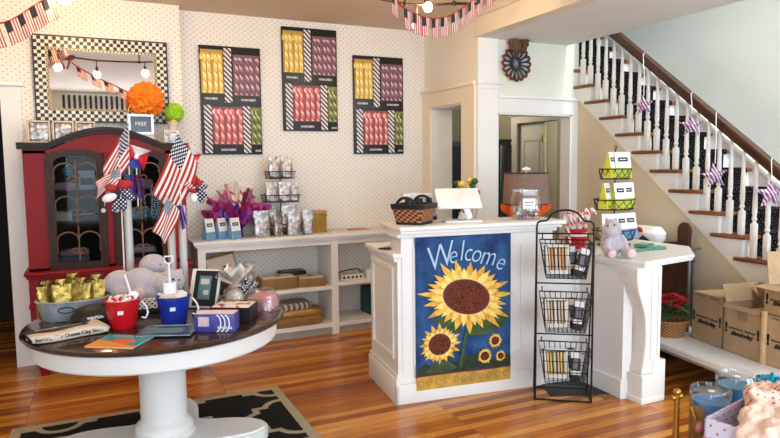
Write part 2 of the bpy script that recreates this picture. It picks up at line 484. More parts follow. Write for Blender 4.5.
S('wall_far_room', lambda b: (b.bx(5.4, 5.5, 4.72, 6.8, 0, 2.36), b.bx(4.35, 5.4, 6.7, 6.8, 0, 2.36), b.bx(4.35, 5.4, 4.72, 4.76, 0, 2.25)), 'paint_hall')
d = MB().bx(5.36, 5.398, 5.35, 6.1, .01, 1.85, .004).build('door_2', 'paint_white'); struct(d)
b = MB(); b.ring([(5.42, .25), (6.03, .25), (6.03, 1.75), (5.42, 1.75)], [(5.45, .28), (6.0, .28), (6.0, 1.72), (5.45, 1.72)], 5.35, 5.36, 'yz'); b.build('panel_moulding', 'paint_white', d)
# left dark doorway
def lc(b):
    b.bx(-.585, -.455, YL-.025, YL+.12, 0, 2.0); b.bx(-1.75, -.45, YL-.025, YL, 2.0, 2.09); b.bx(-1.78, -.43, YL-.05, YL, 2.09, 2.125, .006); b.bx(-1.72, -1.6, YL-.025, YL+.12, 0, 2.0)
S('trim_doorway_casing', lc, 'paint_white')
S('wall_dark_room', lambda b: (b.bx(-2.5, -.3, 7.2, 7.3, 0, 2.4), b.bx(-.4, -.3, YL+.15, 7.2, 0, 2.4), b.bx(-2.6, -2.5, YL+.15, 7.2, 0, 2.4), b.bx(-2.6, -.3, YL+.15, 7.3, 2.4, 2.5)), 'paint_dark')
# front and left of the shop, behind the camera
def wf(b):
    for x0, x1 in ((-3, -2.4), (-.9, -.45), (1.25, 1.75), (3.0, 3.3), (4.1, 4.97)): b.bx(x0, x1, -1.5, -1.4, .5, 2.75)
    b.bx(-3, 4.97, -1.5, -1.4, 0, .5); b.bx(-3, 4.97, -1.5, -1.4, 2.75, 5)
S('wall_front', wf, 'paint_hall')
def wfr(b):
    for x0, x1 in ((-2.4, -.9), (-.45, 1.25), (1.75, 3.0), (3.3, 4.1)):
        b.ring([(x0, .5), (x1, .5), (x1, 2.75), (x0, 2.75)], [(x0+.05, .55), (x1-.05, .55), (x1-.05, 2.7), (x0+.05, 2.7)], -1.45, -1.38)
S('window_1', wfr, 'paint_white')
S('wall_left', lambda b: b.bx(-3.1, -3, -1.5, YL+.15, 0, ZC+.1), 'paint_hall')
S('wall_right', lambda b: b.bx(XR, XR+.12, -1.5, 7.3, 0, 5), 'paint_green')
S('wall_stair_head', lambda b: (b.bx(XS+.03, XR, 6.9, 7.0, 2.6, 5), b.bx(3.875, 3.975, -1.5, 7, ZH+.3, 5)), 'paint_green')
S('ceiling_stairwell', lambda b: b.bx(XS-.1, XR+.12, -1.5, 7.1, 5, 5.1), 'paint_ceiling')
S('baseboard_back', lambda b: (b.bx(2.6, XP-.03, YB-.02, YB, 0, .16), b.bx(-.45, .686, YL-.02, YL, 0, .16)), 'paint_white')
v = MB().bx(-.45, 1.25, -1.36, -1.34, 2.42, 2.72).build('window_valance', 'awning_stripes'); tag(v, 'black and white striped valance over the shop window seen in the mirror', 'valance')

# ------------------------------------------------------------------ staircase
RISE, RUN, Z0, Y0 = .1525, .19, 1.124, 3.075
st = thing('staircase', 'white staircase with brown treads and handrail and black carpet runner', 'staircase', (0, 0, 0))
ks = range(-6, 15)
def zk(k): return Z0 + RISE*k
def yk(k): return Y0 + RUN*k
for k in ks:
    b = MB(); b.bx(XS-.028, XR-.03, yk(k)-.032, yk(k)+RUN+.02, zk(k)-.026, zk(k), .007)
    b.bx(XS-.03, XS, yk(k)-.03, yk(k)+.245, zk(k)-.026, zk(k), .007)
    b.build('tread', 'tread_wood', st)
    z0 = zk(k-1) if k > -6 else 0
    MB().bx(XS+.03, XR-.03, yk(k), yk(k)+.02, z0, zk(k)-.026).build('riser', 'paint_white', st)
pts = []
for k in ks:
    z0 = zk(k-1)-.02 if k > -6 else 0
    pts += [(yk(k), z0), (yk(k), zk(k)-.027)]
yl, zl = yk(14)+RUN, zk(14)-.027
pts += [(yl, zl)]
low = lambda y: .64 + (y-2.827)*.822
pts += [(yl, low(yl)), (2.05, low(2.05)), (2.02, 0)]
MB().prism(pts, XS, XS+.03, 'yz').build('stringer', 'paint_white', st)
for k in range(-3, 9):
    y, z = yk(k), zk(k)-.027
    q = [(y+.002, z), (y+.002, z-.125)] + [(y+.03+.035*i, z-.128+.105*(i/5)+.018*math.sin(i*1.6)) for i in range(6)] + [(y+.235, z)]
    MB().prism(q, XS-.006, XS, 'yz').build('bracket', 'paint_white', st)
# wall under the stair, below the stringer
struct(MB().prism([(1.9, 0), (YW, 0), (YW, low(YW)+.03), (2.0, low(2.0)+.03)], XS+.012, XS+.05, 'yz').build('wall_under_stair', 'paint_tan'))
def carp(b):
    for k in ks:
        z0 = zk(k-1)+.008 if k > -6 else .005
        b.bx(4.22, 4.84, yk(k)-.012, yk(k), z0, zk(k)); b.bx(4.22, 4.84, yk(k)-.042, yk(k)+RUN, zk(k), zk(k)+.008); b.bx(4.22, 4.84, yk(k)-.042, yk(k)-.034, zk(k)-.034, zk(k)+.004)
def carpfn(nt):
    _, x, y, z = coords(nt)
    return mixc(nt, dots(nt, x, y + z, .045, .003), lin((20, 18, 22)), lin((150, 140, 130)))
pm('carpet', carpfn, .95, spec=.1)
b = MB(); carp(b); b.build('carpet_runner', 'carpet', st)
# far skirt board along the wall
b = MB(); ya, yb = 1.7, 6.0
sk = lambda y, o: Z0 + (y-Y0+.03)*RISE/RUN + o - .065
b.prism([(ya, sk(ya, -.3)), (yb, sk(yb, -.3)), (yb, sk(yb, .10)), (ya, sk(ya, .10))], XR-.03, XR, 'yz')
b.prism([(ya, sk(ya, .10)), (yb, sk(yb, .10)), (yb, sk(yb, .135)), (ya, sk(ya, .135))], XR-.05, XR, 'yz')
b.build('wall_skirt', 'paint_white', st)
# handrail and balusters
rail = lambda y: Z0 + (y-3.04)*.79 + .59
b = MB()
sec = [(-.034, .028), (.034, .028), (.04, .012), (.03, -.01), (.03, -.055), (-.03, -.055), (-.03, -.01), (-.04, .012)]
bm2 = bmesh.new(); rings = []
for y in (1.9, 5.2): rings.append([bm2.verts.new((XS+.035+u, y, rail(y)+w*.95)) for u, w in sec])
for i in range(8): bm2.faces.new((rings[0][i], rings[0][(i+1) % 8], rings[1][(i+1) % 8], rings[1][i]))
bm2.faces.new(rings[0]); bm2.faces.new(rings[1][::-1]); bmesh.ops.recalc_face_normals(bm2, faces=bm2.faces)
b._join(bm2); b.build('handrail', 'rail_wood', st, smooth=50)
for k in range(-6, 9):
    for dy in (.045, .14):
        y = yk(k)+dy; z = zk(k); top = rail(y)-.06; h = top-z
        b = MB(); bs = .17 if dy < .1 else .24
        b.box((XS+.035, y, z+bs/2), (.036, .036, bs), bev=.003)
        b.lathe([(.018, bs), (.011, bs+.015), (.019, bs+.03), (.013, bs+.05), (.0175, bs+.08), (.0145, h*.7), (.0115, h-.09), (.016, h-.08), (.0115, h-.07), (.0125, h)], (XS+.035, y, z), 10)
        b.build('baluster', 'paint_white', st)

# ------------------------------------------------------------------ low platform by the stair
pl = thing('low_platform', 'low white painted platform board along the stair wall', 'platform', (0, 0, 0))
MB().prism([(3.60, 3.95), (3.66, 3.95), (4.075, 3.95), (4.075, 1.5), (3.27, 1.5)], .21, .25, 'xy', bev=.006).build('top_board', 'paint_white', pl)
MB().prism([(3.63, 3.93), (4.07, 3.93), (4.07, 1.55), (3.30, 1.55)], .185, .209, 'xy').build('edge_rail', 'paint_grey_trim', pl)
for x, y in ((3.95, 3.4), (3.9, 1.7)): MB().bx(x-.04, x+.04, y-.04, y+.04, 0, .185).build('leg', 'dark_wood', pl)

# ------------------------------------------------------------------ reception counter
CR = R(-6.5)
ct = thing('reception_counter', 'white panelled reception counter with raised ledge and curved leg wing', 'counter', (1.66, 3.43, 0), CR)
def c2w(x, y): return (1.66 + x*math.cos(CR) - y*math.sin(CR), 3.43 + x*math.sin(CR) + y*math.cos(CR))
def w2c(x, y):
    dx, dy = x-1.66, y-3.43
    return (dx*math.cos(CR) + dy*math.sin(CR), -dx*math.sin(CR) + dy*math.cos(CR))
b = MB(); b.bx(.025, 1.36, 0, .20, 0, .90); b.bx(.025, 1.10, 0, .20, .9, 1.05); b.build('front_panel', 'paint_white', ct)
b = MB(); b.bx(0, 1.30, .20, .56, 0, .92); b.bx(0, .03, .0, .20, 0, .92); b.build('desk_body', 'paint_white', ct)
b = MB(); b.bx(-.035, 1.30, .19, .585, .92, .95, .006); b.bx(-.035, .026, -.02, .20, .92, .95, .006); b.bx(-.02, .0, 0, .57, .895, .92, .004); b.build('desk_top', 'paint_white', ct)
b = MB(); b.bx(-.012, 1.15, -.085, .30, 1.09, 1.118, .008); b.bx(.0, 1.13, -.062, .28, 1.07, 1.09, .004); b.bx(-.01, 1.115, -.03, .235, 1.045, 1.07, .006); b.build('ledge', 'paint_white', ct)
b = MB(); b.bx(-.02, 1.37, -.02, 0, 0, .125, .003); b.bx(-.012, 1.365, -.012, 0, .125, .155, .004); b.bx(-.02, 0, -.02, .575, 0, .16, .003); b.bx(-.012, 0, -.012, .57, .16, .19, .004); b.build('plinth', 'paint_white', ct)
def frame(b, u0, u1, v0, v1, a, b_, plane, w=.022):
    b.ring([(u0, v0), (u1, v0), (u1, v1), (u0, v1)], [(u0+w, v0+w), (u1-w, v0+w), (u1-w, v1-w), (u0+w, v1-w)], a, b_, plane)
b = MB(); frame(b, .07, .50, .27, .85, -.012, 0, 'yz'); b.build('panel_moulding', 'paint_white', ct)
b = MB(); frame(b, .98, 1.30, .24, .80, -.010, 0, 'xz'); b.build('panel_moulding', 'paint_white', ct)
b = MB(); frame(b, .10, .88, .24, .98, -.010, 0, 'xz'); b.build('panel_moulding', 'paint_white', ct)
# wing
wp = [(2.93, 3.62), (2.93, 3.0), (2.995, 2.745), (3.53, 2.83), (3.83, 3.115), (3.83, 3.62)]
b = MB(); b.prism([w2c(*p) for p in wp], .865, .888, 'xy', bev=.006)
def shr(p, k): return (3.3 + (p[0]-3.3)*k, 3.2 + (p[1]-3.2)*k)
b.prism([w2c(*shr(p, .975)) for p in wp], .848, .866, 'xy', bev=.004); b.build('wing_top', 'paint_white', ct)
b = MB(); b.prism([w2c(*p) for p in ((2.975, 3.62), (2.965, 2.88), (3.02, 2.86), (3.03, 3.62))], 0, .85, 'xy'); b.prism([w2c(*p) for p in ((2.955, 3.6), (2.945, 2.87), (3.0, 2.86), (3.0, 3.6))], 0, .12, 'xy'); b.build('wing_panel', 'paint_white', ct)
b = MB()
prof = [(2.955, .848), (2.955, .80), (2.96, .75), (2.975, .69), (3.0, .63), (3.022, .57), (3.034, .50), (3.038, .43), (3.035, .35), (3.026, .28), (3.014, .22), (3.01, .20), (3.01, .18), (3.165, .18), (3.165, .848)]
mxc = ct.matrix_basis.inverted() if False else None
LEG = thing  # (leg built in world axes, converted below)
b.prism(prof, 2.765, 2.90, 'xz', bev=.004)
b.bx(2.995, 3.17, 2.745, 2.92, 0, .175, .005); b.bx(2.985, 3.18, 2.738, 2.93, 0, .035, .004); b.bx(3.10, 3.205, 2.757, 2.905, 0, .255, .004)
frame(b, 3.075, 3.145, .27, .80, 2.758, 2.765, 'xz', .014)
bmesh.ops.transform(b.bm, matrix=(Matrix.Translation((1.66, 3.43, 0)) @ Matrix.Rotation(CR, 4, 'Z')).inverted(), verts=b.bm.verts)
b.build('curved_leg', 'paint_white', ct)

# ------------------------------------------------------------------ low wall shelf unit
sh = thing('shelf_unit', 'low white open shelf unit against the dotted wallpaper', 'shelf', (0, 0, 0))
X0, X1, YF, YK = .725, 2.62, 5.15, YB-.005
b = MB(); b.bx(X0-.035, X1+.02, YF-.035, YK, .862, .89, .006); b.bx(X0-.02, X1+.01, YF-.02, YK, .842, .862, .005); b.build('top', 'paint_white', sh)
for xa, xb in ((X0, X0+.06), (1.852, 1.915), (X1-.05, X1)): MB().bx(xa, xb, YF, YK, 0, .843).build('upright', 'paint_white', sh)
for xa, xb, z in ((X0+.06, 1.852, .43), (1.915, X1-.05, .455)): MB().bx(xa, xb, YF+.005, YK, z-.03, z, .002).build('shelf_board', 'paint_white', sh)
for xa, xb in ((X0+.06, 1.852), (1.915, X1-.05)): MB().bx(xa, xb, YF+.003, YK, .065, .10).build('bottom_board', 'paint_white', sh)
MB().bx(X0+.06, X1-.05, YF+.03, YF+.05, 0, .065).build('toe_board', 'paint_grey_trim', sh)
MB().bx(X0+.06, X1-.05, YF+.005, YF+.03, .80, .843).build('face_rail', 'paint_white', sh)

# ------------------------------------------------------------------ red display cabinet
cb = thing('display_cabinet', 'tall red display cabinet with dark arched glass doors', 'cabinet', (.10, 5.38, 0))
# local: x centred, y from -0.33 (front) to 0
f = -.33; hw = .54
b = MB(); b.bx(-hw, -hw+.14, f, 0, .76, 1.615); b.bx(hw-.14, hw, f, 0, .76, 1.615); b.bx(-.022, .022, f, f+.03, .76, 1.6); b.bx(-hw, hw, -.02, 0, .76, 1.615); b.bx(-hw, hw, f, 0, .76, .78)
arch = [(-hw, 1.595), (hw, 1.595), (hw, 1.625)] + [(x/10*.36, 1.625 + .115*math.cos(x/10*PI/2)**1.0) for x in range(10, -11, -1)] + [(-hw, 1.625)]
b.prism(arch, f, f+.03, 'xz'); b.build('upper_body', 'paint_red', cb)
b = MB(); b.bx(-.40, .40, f+.03, -.02, 1.58, 1.60); b.bx(-hw, hw, f+.03, -.0, 1.60, 1.62); b.build('top_board', 'dark_wood', cb)
def crown(o0, o1):
    hx = hw+.03
    return [(hx, 1.625+o0)] + [(x/10*.38, 1.625+o0 + .115*math.cos(x/10*PI/2)) for x in range(10, -11, -1)] + [(-hx, 1.625+o0)] + [(-hx, 1.625+o1)] + [(x/10*.38, 1.625+o1 + .115*math.cos(x/10*PI/2)) for x in range(-10, 11)] + [(hx, 1.625+o1)]
b = MB(); b.prism(crown(0, .022), f-.03, f+.05, 'xz'); b.prism(crown(.022, .045), f-.05, f+.05, 'xz'); b.build('crown_moulding', 'dark_wood', cb)
for z in (1.10, 1.33): MB().bx(-.40, .40, f+.06, -.02, z-.012, z).build('shelf_board', 'cabinet_wood', cb)
MB().bx(-.40, .40, -.026, -.02, .78, 1.595).build('back_lining', 'paint_dark', cb)
b = MB(); b.bx(-hw-.005, hw+.005, f-.03, 0, .12, .72); b.build('lower_body', 'paint_red', cb)
b = MB(); b.bx(-hw-.03, hw+.03, f-.065, 0, .735, .765, .008); b.bx(-hw-.018, hw+.018, f-.05, 0, .715, .738, .005); b.bx(-hw-.012, hw+.012, f-.04, 0, .50, .53, .005); b.build('waist_moulding', 'paint_red', cb)
for x0, x1 in ((-.49, -.04), (.04, .49)):
    d = MB().bx(x0, x1, f-.045, f-.03, .56, .69, .004).build('drawer', 'cabinet_wood', cb)
    b = MB(); b.ell(((x0+x1)/2, f-.06, .625), .014); b.build('knob', 'white_plastic', d)
    d = MB(); frame(d, x0, x1, .16, .48, f-.045, f-.03, 'xz', .05); d.bx(x0+.04, x1-.04, f-.036, f-.03, .19, .45); d.build('door', 'cabinet_wood', cb)
b = MB()
for x in (-hw+.06, hw-.06):
    for y in (f+.03, -.06):
        MB().lathe([(.03, .12), (.045, .10), (.045, .07), (.025, .03), (.03, 0), (0, 0)], (x, y, 0), 14).build('foot', 'paint_red', cb)
def doorshape(x0, x1, z0, zs, zt, n=12):
    mid, w = (x0+x1)/2, (x1-x0)/2
    return [(x0, z0), (x1, z0)] + [(mid + w*math.cos(PI*i/n), zs + (zt-zs)*math.sin(PI*i/n)**.8) for i in range(n+1)]
for x0, x1, kx in ((-.405, -.024, -.045), (.024, .405, .045)):
    d = MB(); d.ring(doorshape(x0, x1, .765, 1.555, 1.625), doorshape(x0+.052, x1-.052, .815, 1.52, 1.58), f-.025, f, 'xz'); d = d.build('door', 'cabinet_wood', cb)
    b = MB(); b.prism(doorshape(x0+.05, x1-.05, .813, 1.522, 1.582), f-.012, f-.009, 'xz'); b.build('glass', 'cabinet_glass', d)
    b = MB(); mid = (x0+x1)/2; y = f-.016
    for z0, hgt in ((1.36, .19), (1.12, .2), (.84, .24)):
        b.tube([(mid, y, z0-.02), (mid, y, z0+hgt)], .0055, 6)
        for sgn in (-1, 1):
            b.tube([(mid + sgn*(.07 - .07*math.cos(t*PI/8)), y, z0 + hgt*.55 + .06*math.sin(t*PI/8)) for t in range(9)] + [(mid+sgn*.138, y, z0+hgt*.2)], .0055, 6)
            b.tube([(mid + sgn*(.02 + .03*math.cos(t*.7)*(1-t/12)), y, z0 + .05 + .03*math.sin(t*.7)*(1-t/12)) for t in range(9)], .005, 6)
    b.build('fretwork', 'fret_wood', d)
    b = MB(); b.ell((kx, f-.045, 1.18), (.017, .013, .017)); b.cyl((kx, f-.025, 1.18), (kx, f-.04, 1.18), .007); b.build('knob', 'white_plastic', d)

# ------------------------------------------------------------------ mirror
mr = thing('wall_mirror', 'wide mirror in a black and white checkered frame', 'mirror', (.107, 5.398, 1.845))
b = MB(); b.ring([(-.462, 0), (.462, 0), (.462, .622), (-.462, .622)], [(-.38, .082), (.38, .082), (.38, .54), (-.38, .54)], -.035, 0, 'xz'); b.build('checkered_frame', 'checker', mr)
b = MB(); b.ring([(-.47, -.008), (.47, -.008), (.47, .63), (-.47, .63)], [(-.46, .002), (.46, .002), (.46, .62), (-.46, .62)], -.04, 0, 'xz'); b.build('frame_edge', 'black', mr)
b = MB(); b.ring([(-.382, .08), (.382, .08), (.382, .542), (-.382, .542)], [(-.369, .093), (.369, .093), (.369, .529), (-.369, .529)], -.04, -.01, 'xz'); b.build('beaded_trim', 'bead_gold', mr)
b = MB(); b.bx(-.372, .372, -.012, -.008, .09, .532); b.build('glass', 'mirror_glass', mr)

# ------------------------------------------------------------------ rug and table
rg = MB().bx(-.775, .775, -1.15, 1.15, 0, .009, .003).build('area_rug', 'rug_weave', None, (.285, 2.92, .0005)); tag(rg, 'black area rug with tan quatrefoil trellis under the round table', 'rug')
tb = thing('pedestal_table', 'round white pedestal table with dark wood top', 'table', (.28, 3.42, .010))
b = MB(); b.lathe([(0, .678), (.60, .678), (.625, .684), (.635, .696), (.63, .706), (.615, .71), (0, .71)], seg=72); b.build('tabletop', 'table_wood', tb)
b = MB(); b.lathe([(.56, .677), (.595, .677), (.595, .60), (.588, .592), (.56, .592), (.56, .677)], seg=72); b.build('apron', 'paint_white', tb)
b = MB(); b.lathe([(0, .677), (.15, .677), (.15, .64), (.118, .62), (.116, .17), (.13, .155), (.145, .14), (.148, .12), (.138, .105), (.155, .095), (.155, .08), (0, .08)], seg=40); b.build('column', 'paint_white', tb)
q = []
for a in range(0, 360, 4):
    t = abs(math.cos(2*R(a)))
    r = .235 + .30*t**2.6
    q.append((r*math.cos(R(a)), r*math.sin(R(a))))
b = MB(); b.prism(q, 0, .085, 'xy', bev=.012); b.build('base', 'paint_white', tb, rot=(0, 0, R(-14)))
# dark furniture in the back room
t = thing('black_cupboard', 'tall black cupboard in the room behind the hall doorway', 'cupboard', (3.46, 5.05, 0))
MB().bx(-.14, .14, -.12, .14, .06, 1.69, .004).build('carcass', 'black', t)
b = MB(); b.bx(-.145, .145, -.125, .145, 1.69, 1.715, .004); b.build('top', 'black_gloss', t)
for x in (-.07, .07): MB().bx(x-.066, x+.066, -.135, -.12, .09, 1.66, .003).build('door', 'black_gloss', t)
for x in (-.1, .1): MB().bx(x-.02, x+.02, -.1, .1, 0, .06).build('foot', 'black', t)
M('navy_paint', (24, 34, 52), .4)
t = thing('navy_cupboard', 'dark navy panelled cupboard seen through the side doorway', 'cupboard', (4.0, 6.55, 0))
MB().bx(-.22, .22, -.14, .14, 0, 1.75, .004).build('carcass', 'navy_paint', t)
for x in (-.11, .11):
    b = MB(); frame(b, x-.10, x+.10, .1, 1.70, -.155, -.14, 'xz', .035); b.bx(x-.07, x+.07, -.148, -.14, .13, 1.67); b.build('door', 'navy_paint', t)
# ================================================================== SHARED SHAPES
def loft(b, levels, seg=20, p=4.0, cap=True):
    """levels (cx, cy, z, half x, half y): stacked superellipses"""
    bb = bmesh.new(); rings = []
    for cx, cy, z, hx, hy in levels:
        ring = []
        for k in range(seg):
            a = 2*PI*(k+.5)/seg; c, s = math.cos(a), math.sin(a)
            ring.append(bb.verts.new((cx + hx*math.copysign(abs(c)**(2/p), c), cy + hy*math.copysign(abs(s)**(2/p), s), z)))
        rings.append(ring)
    for A, B in zip(rings, rings[1:]):
        for k in range(seg): bb.faces.new((A[k], A[(k+1) % seg], B[(k+1) % seg], B[k]))
    if cap: bb.faces.new(rings[0][::-1]); bb.faces.new(rings[-1])
    return b._join(bb)
def pom_mesh(b, c, r, amp=.14, sq=1.0, u=34, v=22, seed=1):
    rnd = random.Random(seed); bb = bmesh.new(); bmesh.ops.create_uvsphere(bb, u_segments=u, v_segments=v, radius=1)
    for w in bb.verts:
        k = r*(1 + amp*(rnd.random()-.5)*2 + amp*.5*math.sin(9*w.co.x+4)*math.sin(8*w.co.z+2)*math.sin(7*w.co.y)); w.co = w.co*k; w.co.z *= sq
    return b._join(bb, Matrix.Translation(c))
def pouch(w, h, d, seed, m='silver_foil'):
    rnd = random.Random(seed); b = MB(); lv = []
    for t in (0, .04, .2, .4, .6, .78, .9, 1):
        lv.append((rnd.uniform(-.004, .004), 0, h*t, w/2*(.94 + .05*math.sin(t*PI) + rnd.uniform(-.02, .02)), max(.002, d/2*(1-t**1.6)*(1.0 if t else .8))))
    return loft(b, lv, 22, 3)
def candy_bag(label, loc, rz=0, w=.125, h=.2, d=.07, seed=0, group=None, m='silver_foil'):
    t = thing('candy_bag', label, 'candy bag', loc, rz, group)
    pouch(w, h, d, seed).build('pouch', m, t)
    b = MB(); b.box((0, -d*.30, h*.50), (w*.55, .003, h*.32), (R(-13), 0, 0), bev=.001); b.build('label', 'silver_print', t)
    b = MB(); b.box((0, -d*.16, h*.70), (w*.5, .003, h*.07), (R(-13), 0, 0)); b.build('label_band', 'dark_red', t)
    return t
def gable_bag(label, loc, rz, col, w=.10, h=.17, d=.06, group=None):
    t = thing('chocolate_bag', label, 'bag', loc, rz, group)
    prof = [(-d/2, 0), (d/2, 0), (d/2*.9, h*.25), (.004, h), (-.004, h), (-d/2*.9, h*.25)]; an = math.atan2(d/2*.9-.004, h*.75)
    yf = lambda z: -(d/2*.9 - (d/2*.9-.004)*(z-h*.25)/(h*.75))
    b = MB(); b.prism([(u, v) for u, v in prof], -w/2, w/2, 'yz'); b.build('body', 'white', t)
    for s in (-1, 1):
        b = MB(); b.prism([(u*.96, .002+v*.985) for u, v in prof], s*w/2 - .0008, s*w/2 + .0012, 'yz'); b.build('side_gusset', col, t)
    b = MB(); b.box((0, yf(h*.32)-.0005, h*.32), (w*.98, .0015, h*.13), (-an, 0, 0)); b.box((0, -d/2*.95-.0015, h*.13), (w*.97, .0015, h*.26), (-math.atan2(d*.05, h*.25), 0, 0)); b.build('color_band', col, t)
    b = MB(); b.box((0, yf(h*.71)-.001, h*.71), (w*.62, .002, h*.16), (-an, 0, 0)); b.build('black_label', 'black', t)
    b = MB(); b.box((0, yf(h*.71)-.0022, h*.71), (w*.42, .002, h*.03), (-an, 0, 0)); b.build('label_lettering', 'white', t)
    return t
def frame_ring(b, x0, x1, z0, z1, w, a, b_):
    b.ring([(x0, z0), (x1, z0), (x1, z1), (x0, z1)], [(x0+w, z0+w), (x1-w, z0+w), (x1-w, z1-w), (x0+w, z1-w)], a, b_)

# ================================================================== CANDY PRINTS ON THE WALL
def cane_mesh(m, h, r):
    pts = [(0, 0, 0), (.004, 0, h*.3), (.002, 0, h*.6), (.006, 0, h*.84)] + [(.006 - r*.9 + r*.9*math.cos(a), 0, h*.86 + h*.09*math.sin(a)) for a in (.5, 1.0, 1.6, 2.2, 2.8, 3.3)] + [(-.018, 0, h*.82)]
    b = MB(); b.tube(pts, r, 8); bmesh.ops.scale(b.bm, vec=(1, .3, 1), verts=b.bm.verts)
    o = b.build('candy_stick_print', m); me = o.data; bpy.data.objects.remove(o); return me
CM = {(m, h): cane_mesh(m, h, r) for m, h, r in (('candy_yellow', .34, .0145), ('candy_purple', .325, .0125), ('candy_pink', .30, .0145), ('candy_green', .30, .0135))}
M('print_yellow', (190, 150, 64), .5); M('print_purple', (120, 84, 98), .5); M('print_pink', (150, 70, 74), .5); M('print_green', (120, 120, 60), .5); M('print_black', (24, 22, 23), .45)
def poster(x0, z1, label):
    t = thing('candy_print', label, 'picture', (x0, YB, z1-.915), 0, 'framed candy prints on the dotted wall')
    MB().bx(0, .515, -.03, -.001, 0, .915, .003).build('canvas', 'print_black', t)
    sx, sz = .515/220, .915/400
    X = lambda u: (u-18)*sx
    Zz = lambda v: .915-(v-15)*sz
    for (u0, u1, v0, v1, ck, h, bg, n, tx, ty) in ((22, 101, 30, 190, 'candy_yellow', .34, 'print_yellow', 4, 55, 209), (137, 233, 44, 195, 'candy_purple', .325, 'print_purple', 5, 190, 211),
                                        (58, 166, 238, 378, 'candy_pink', .30, 'print_pink', 5, 112, 398), (198, 236, 238, 378, 'candy_green', .30, 'print_green', 2, 222, 402)):
        w = MB().bx(X(u0), X(u1), -.0325, -.029, Zz(v1), Zz(v0)).build('candy_window', bg, t)
        for i in range(n):
            c = bpy.data.objects.new('candy_stick_print', CM[(ck, h)]); C.objects.link(c); c.parent = w
            c.location = (X(u0) + (X(u1)-X(u0))*(i+.58)/n, -.034, Zz(v1)+.006); c.rotation_euler = (0, R((-1)**i*1.2 - 1.5), 0)
        b = MB(); full = "DOSCHER'S"
        s = {'candy_yellow': "OSCHER'S", 'candy_green': 'DOS'}.get(ck, full)
        b.text(s, .024, FX(X(tx), -.031, Zz(ty)), .0005, bold=.0006); b.build('lettering', 'white', t)
    for u0, u1, v0, v1 in ((104, 131, 22, 222), (28, 55, 232, 410), (168, 195, 234, 410)):
        MB().bx(X(u0), X(u1), -.033, -.029, Zz(v1), Zz(v0)).build('ribbon_strip', 'ribbon_stripes', t)
poster(.848, 2.507, 'black candy stick print hanging nearest the mirror')
poster(1.560, 2.716, 'black candy stick print hung highest, between the two lower ones')
poster(2.238, 2.508, 'black candy stick print nearest the partition doorway')

# ================================================================== IN AND ON THE RED CABINET
M('cloth_pink', (206, 138, 142), .9); M('cloth_cream', (214, 198, 180), .9); M('cloth_teal', (88, 130, 140), .9); M('cloth_grey', (120, 120, 126), .9); M('cloth_navy', (42, 46, 66), .9)
def folded(label, x, y, z, w, h, m, cat='folded cloth', rz=0):
    t = thing('folded_shirt', label, cat, (x, y, z), rz)
    MB().box((0, 0, h/2), (w, .16, h), bev=min(h*.4, .012), seg=3).build('body', m, t)
    b = MB(); b.box((0, -.045, h+.002), (w*.5, .05, .004), bev=.001); b.build('collar', 'cloth_cream' if m != 'cloth_cream' else 'cloth_pink', t)
YC = 5.26
folded('pink folded cloth on the top shelf behind the left cabinet door', -.19, YC, 1.33, .17, .05, 'cloth_pink')
folded('cream folded cloth on the middle shelf behind the left cabinet door', -.22, YC, 1.10, .12, .07, 'cloth_cream')
folded('navy folded cloth on the middle shelf behind the left cabinet door', -.05, YC, 1.10, .18, .045, 'cloth_navy')
folded('grey folded cloth on the cabinet floor behind the left door', -.16, YC, .78, .22, .06, 'cloth_grey')
folded('pale pink cloth topping the grey one behind the left cabinet door', -.15, YC, .8405, .2, .04, 'cloth_pink')
folded('pink folded cloth on the top shelf behind the right cabinet door', .33, YC, 1.33, .17, .07, 'cloth_pink')
folded('teal folded cloth on the middle shelf behind the right cabinet door', .30, YC, 1.10, .2, .08, 'cloth_teal')
folded('navy folded cloth on the cabinet floor behind the right door', .32, YC, .78, .24, .05, 'cloth_navy')
folded('cream folded cloth topping the navy one behind the right cabinet door', .31, YC, .8305, .22, .045, 'cloth_cream')
t = thing('candle_tin', 'squat white tin with black label inside the red cabinet', 'tin', (-.045, 5.24, 1.33))
b = MB(); loft(b, [(0, 0, 0, .058, .045), (0, 0, .012, .062, .048), (0, 0, .10, .062, .048), (0, 0, .115, .054, .042)], 24, 4); b.build('body', 'paper', t)
b = MB(); loft(b, [(0, 0, .115, .058, .046), (0, 0, .14, .058, .046)], 24, 4); b.build('lid', 'white', t)
b = MB(); b.bx(-.042, .042, -.0502, -.046, .035, .085, .001); b.build('label', 'black', t)
t = thing('glass_ornament', 'round teal glass ornament high inside the left cabinet door', 'ornament', (-.17, 5.14, 1.47))
b = MB(); b.ell((0, 0, 0), .034); b.build('ball', 'teal', t)
b = MB(); b.cyl((0, 0, .03), (0, 0, .045), .01); b.tube([(0, 0, .045), (0, 0, .11)], .002, 5); b.build('cap_and_hook', 'steel', t)

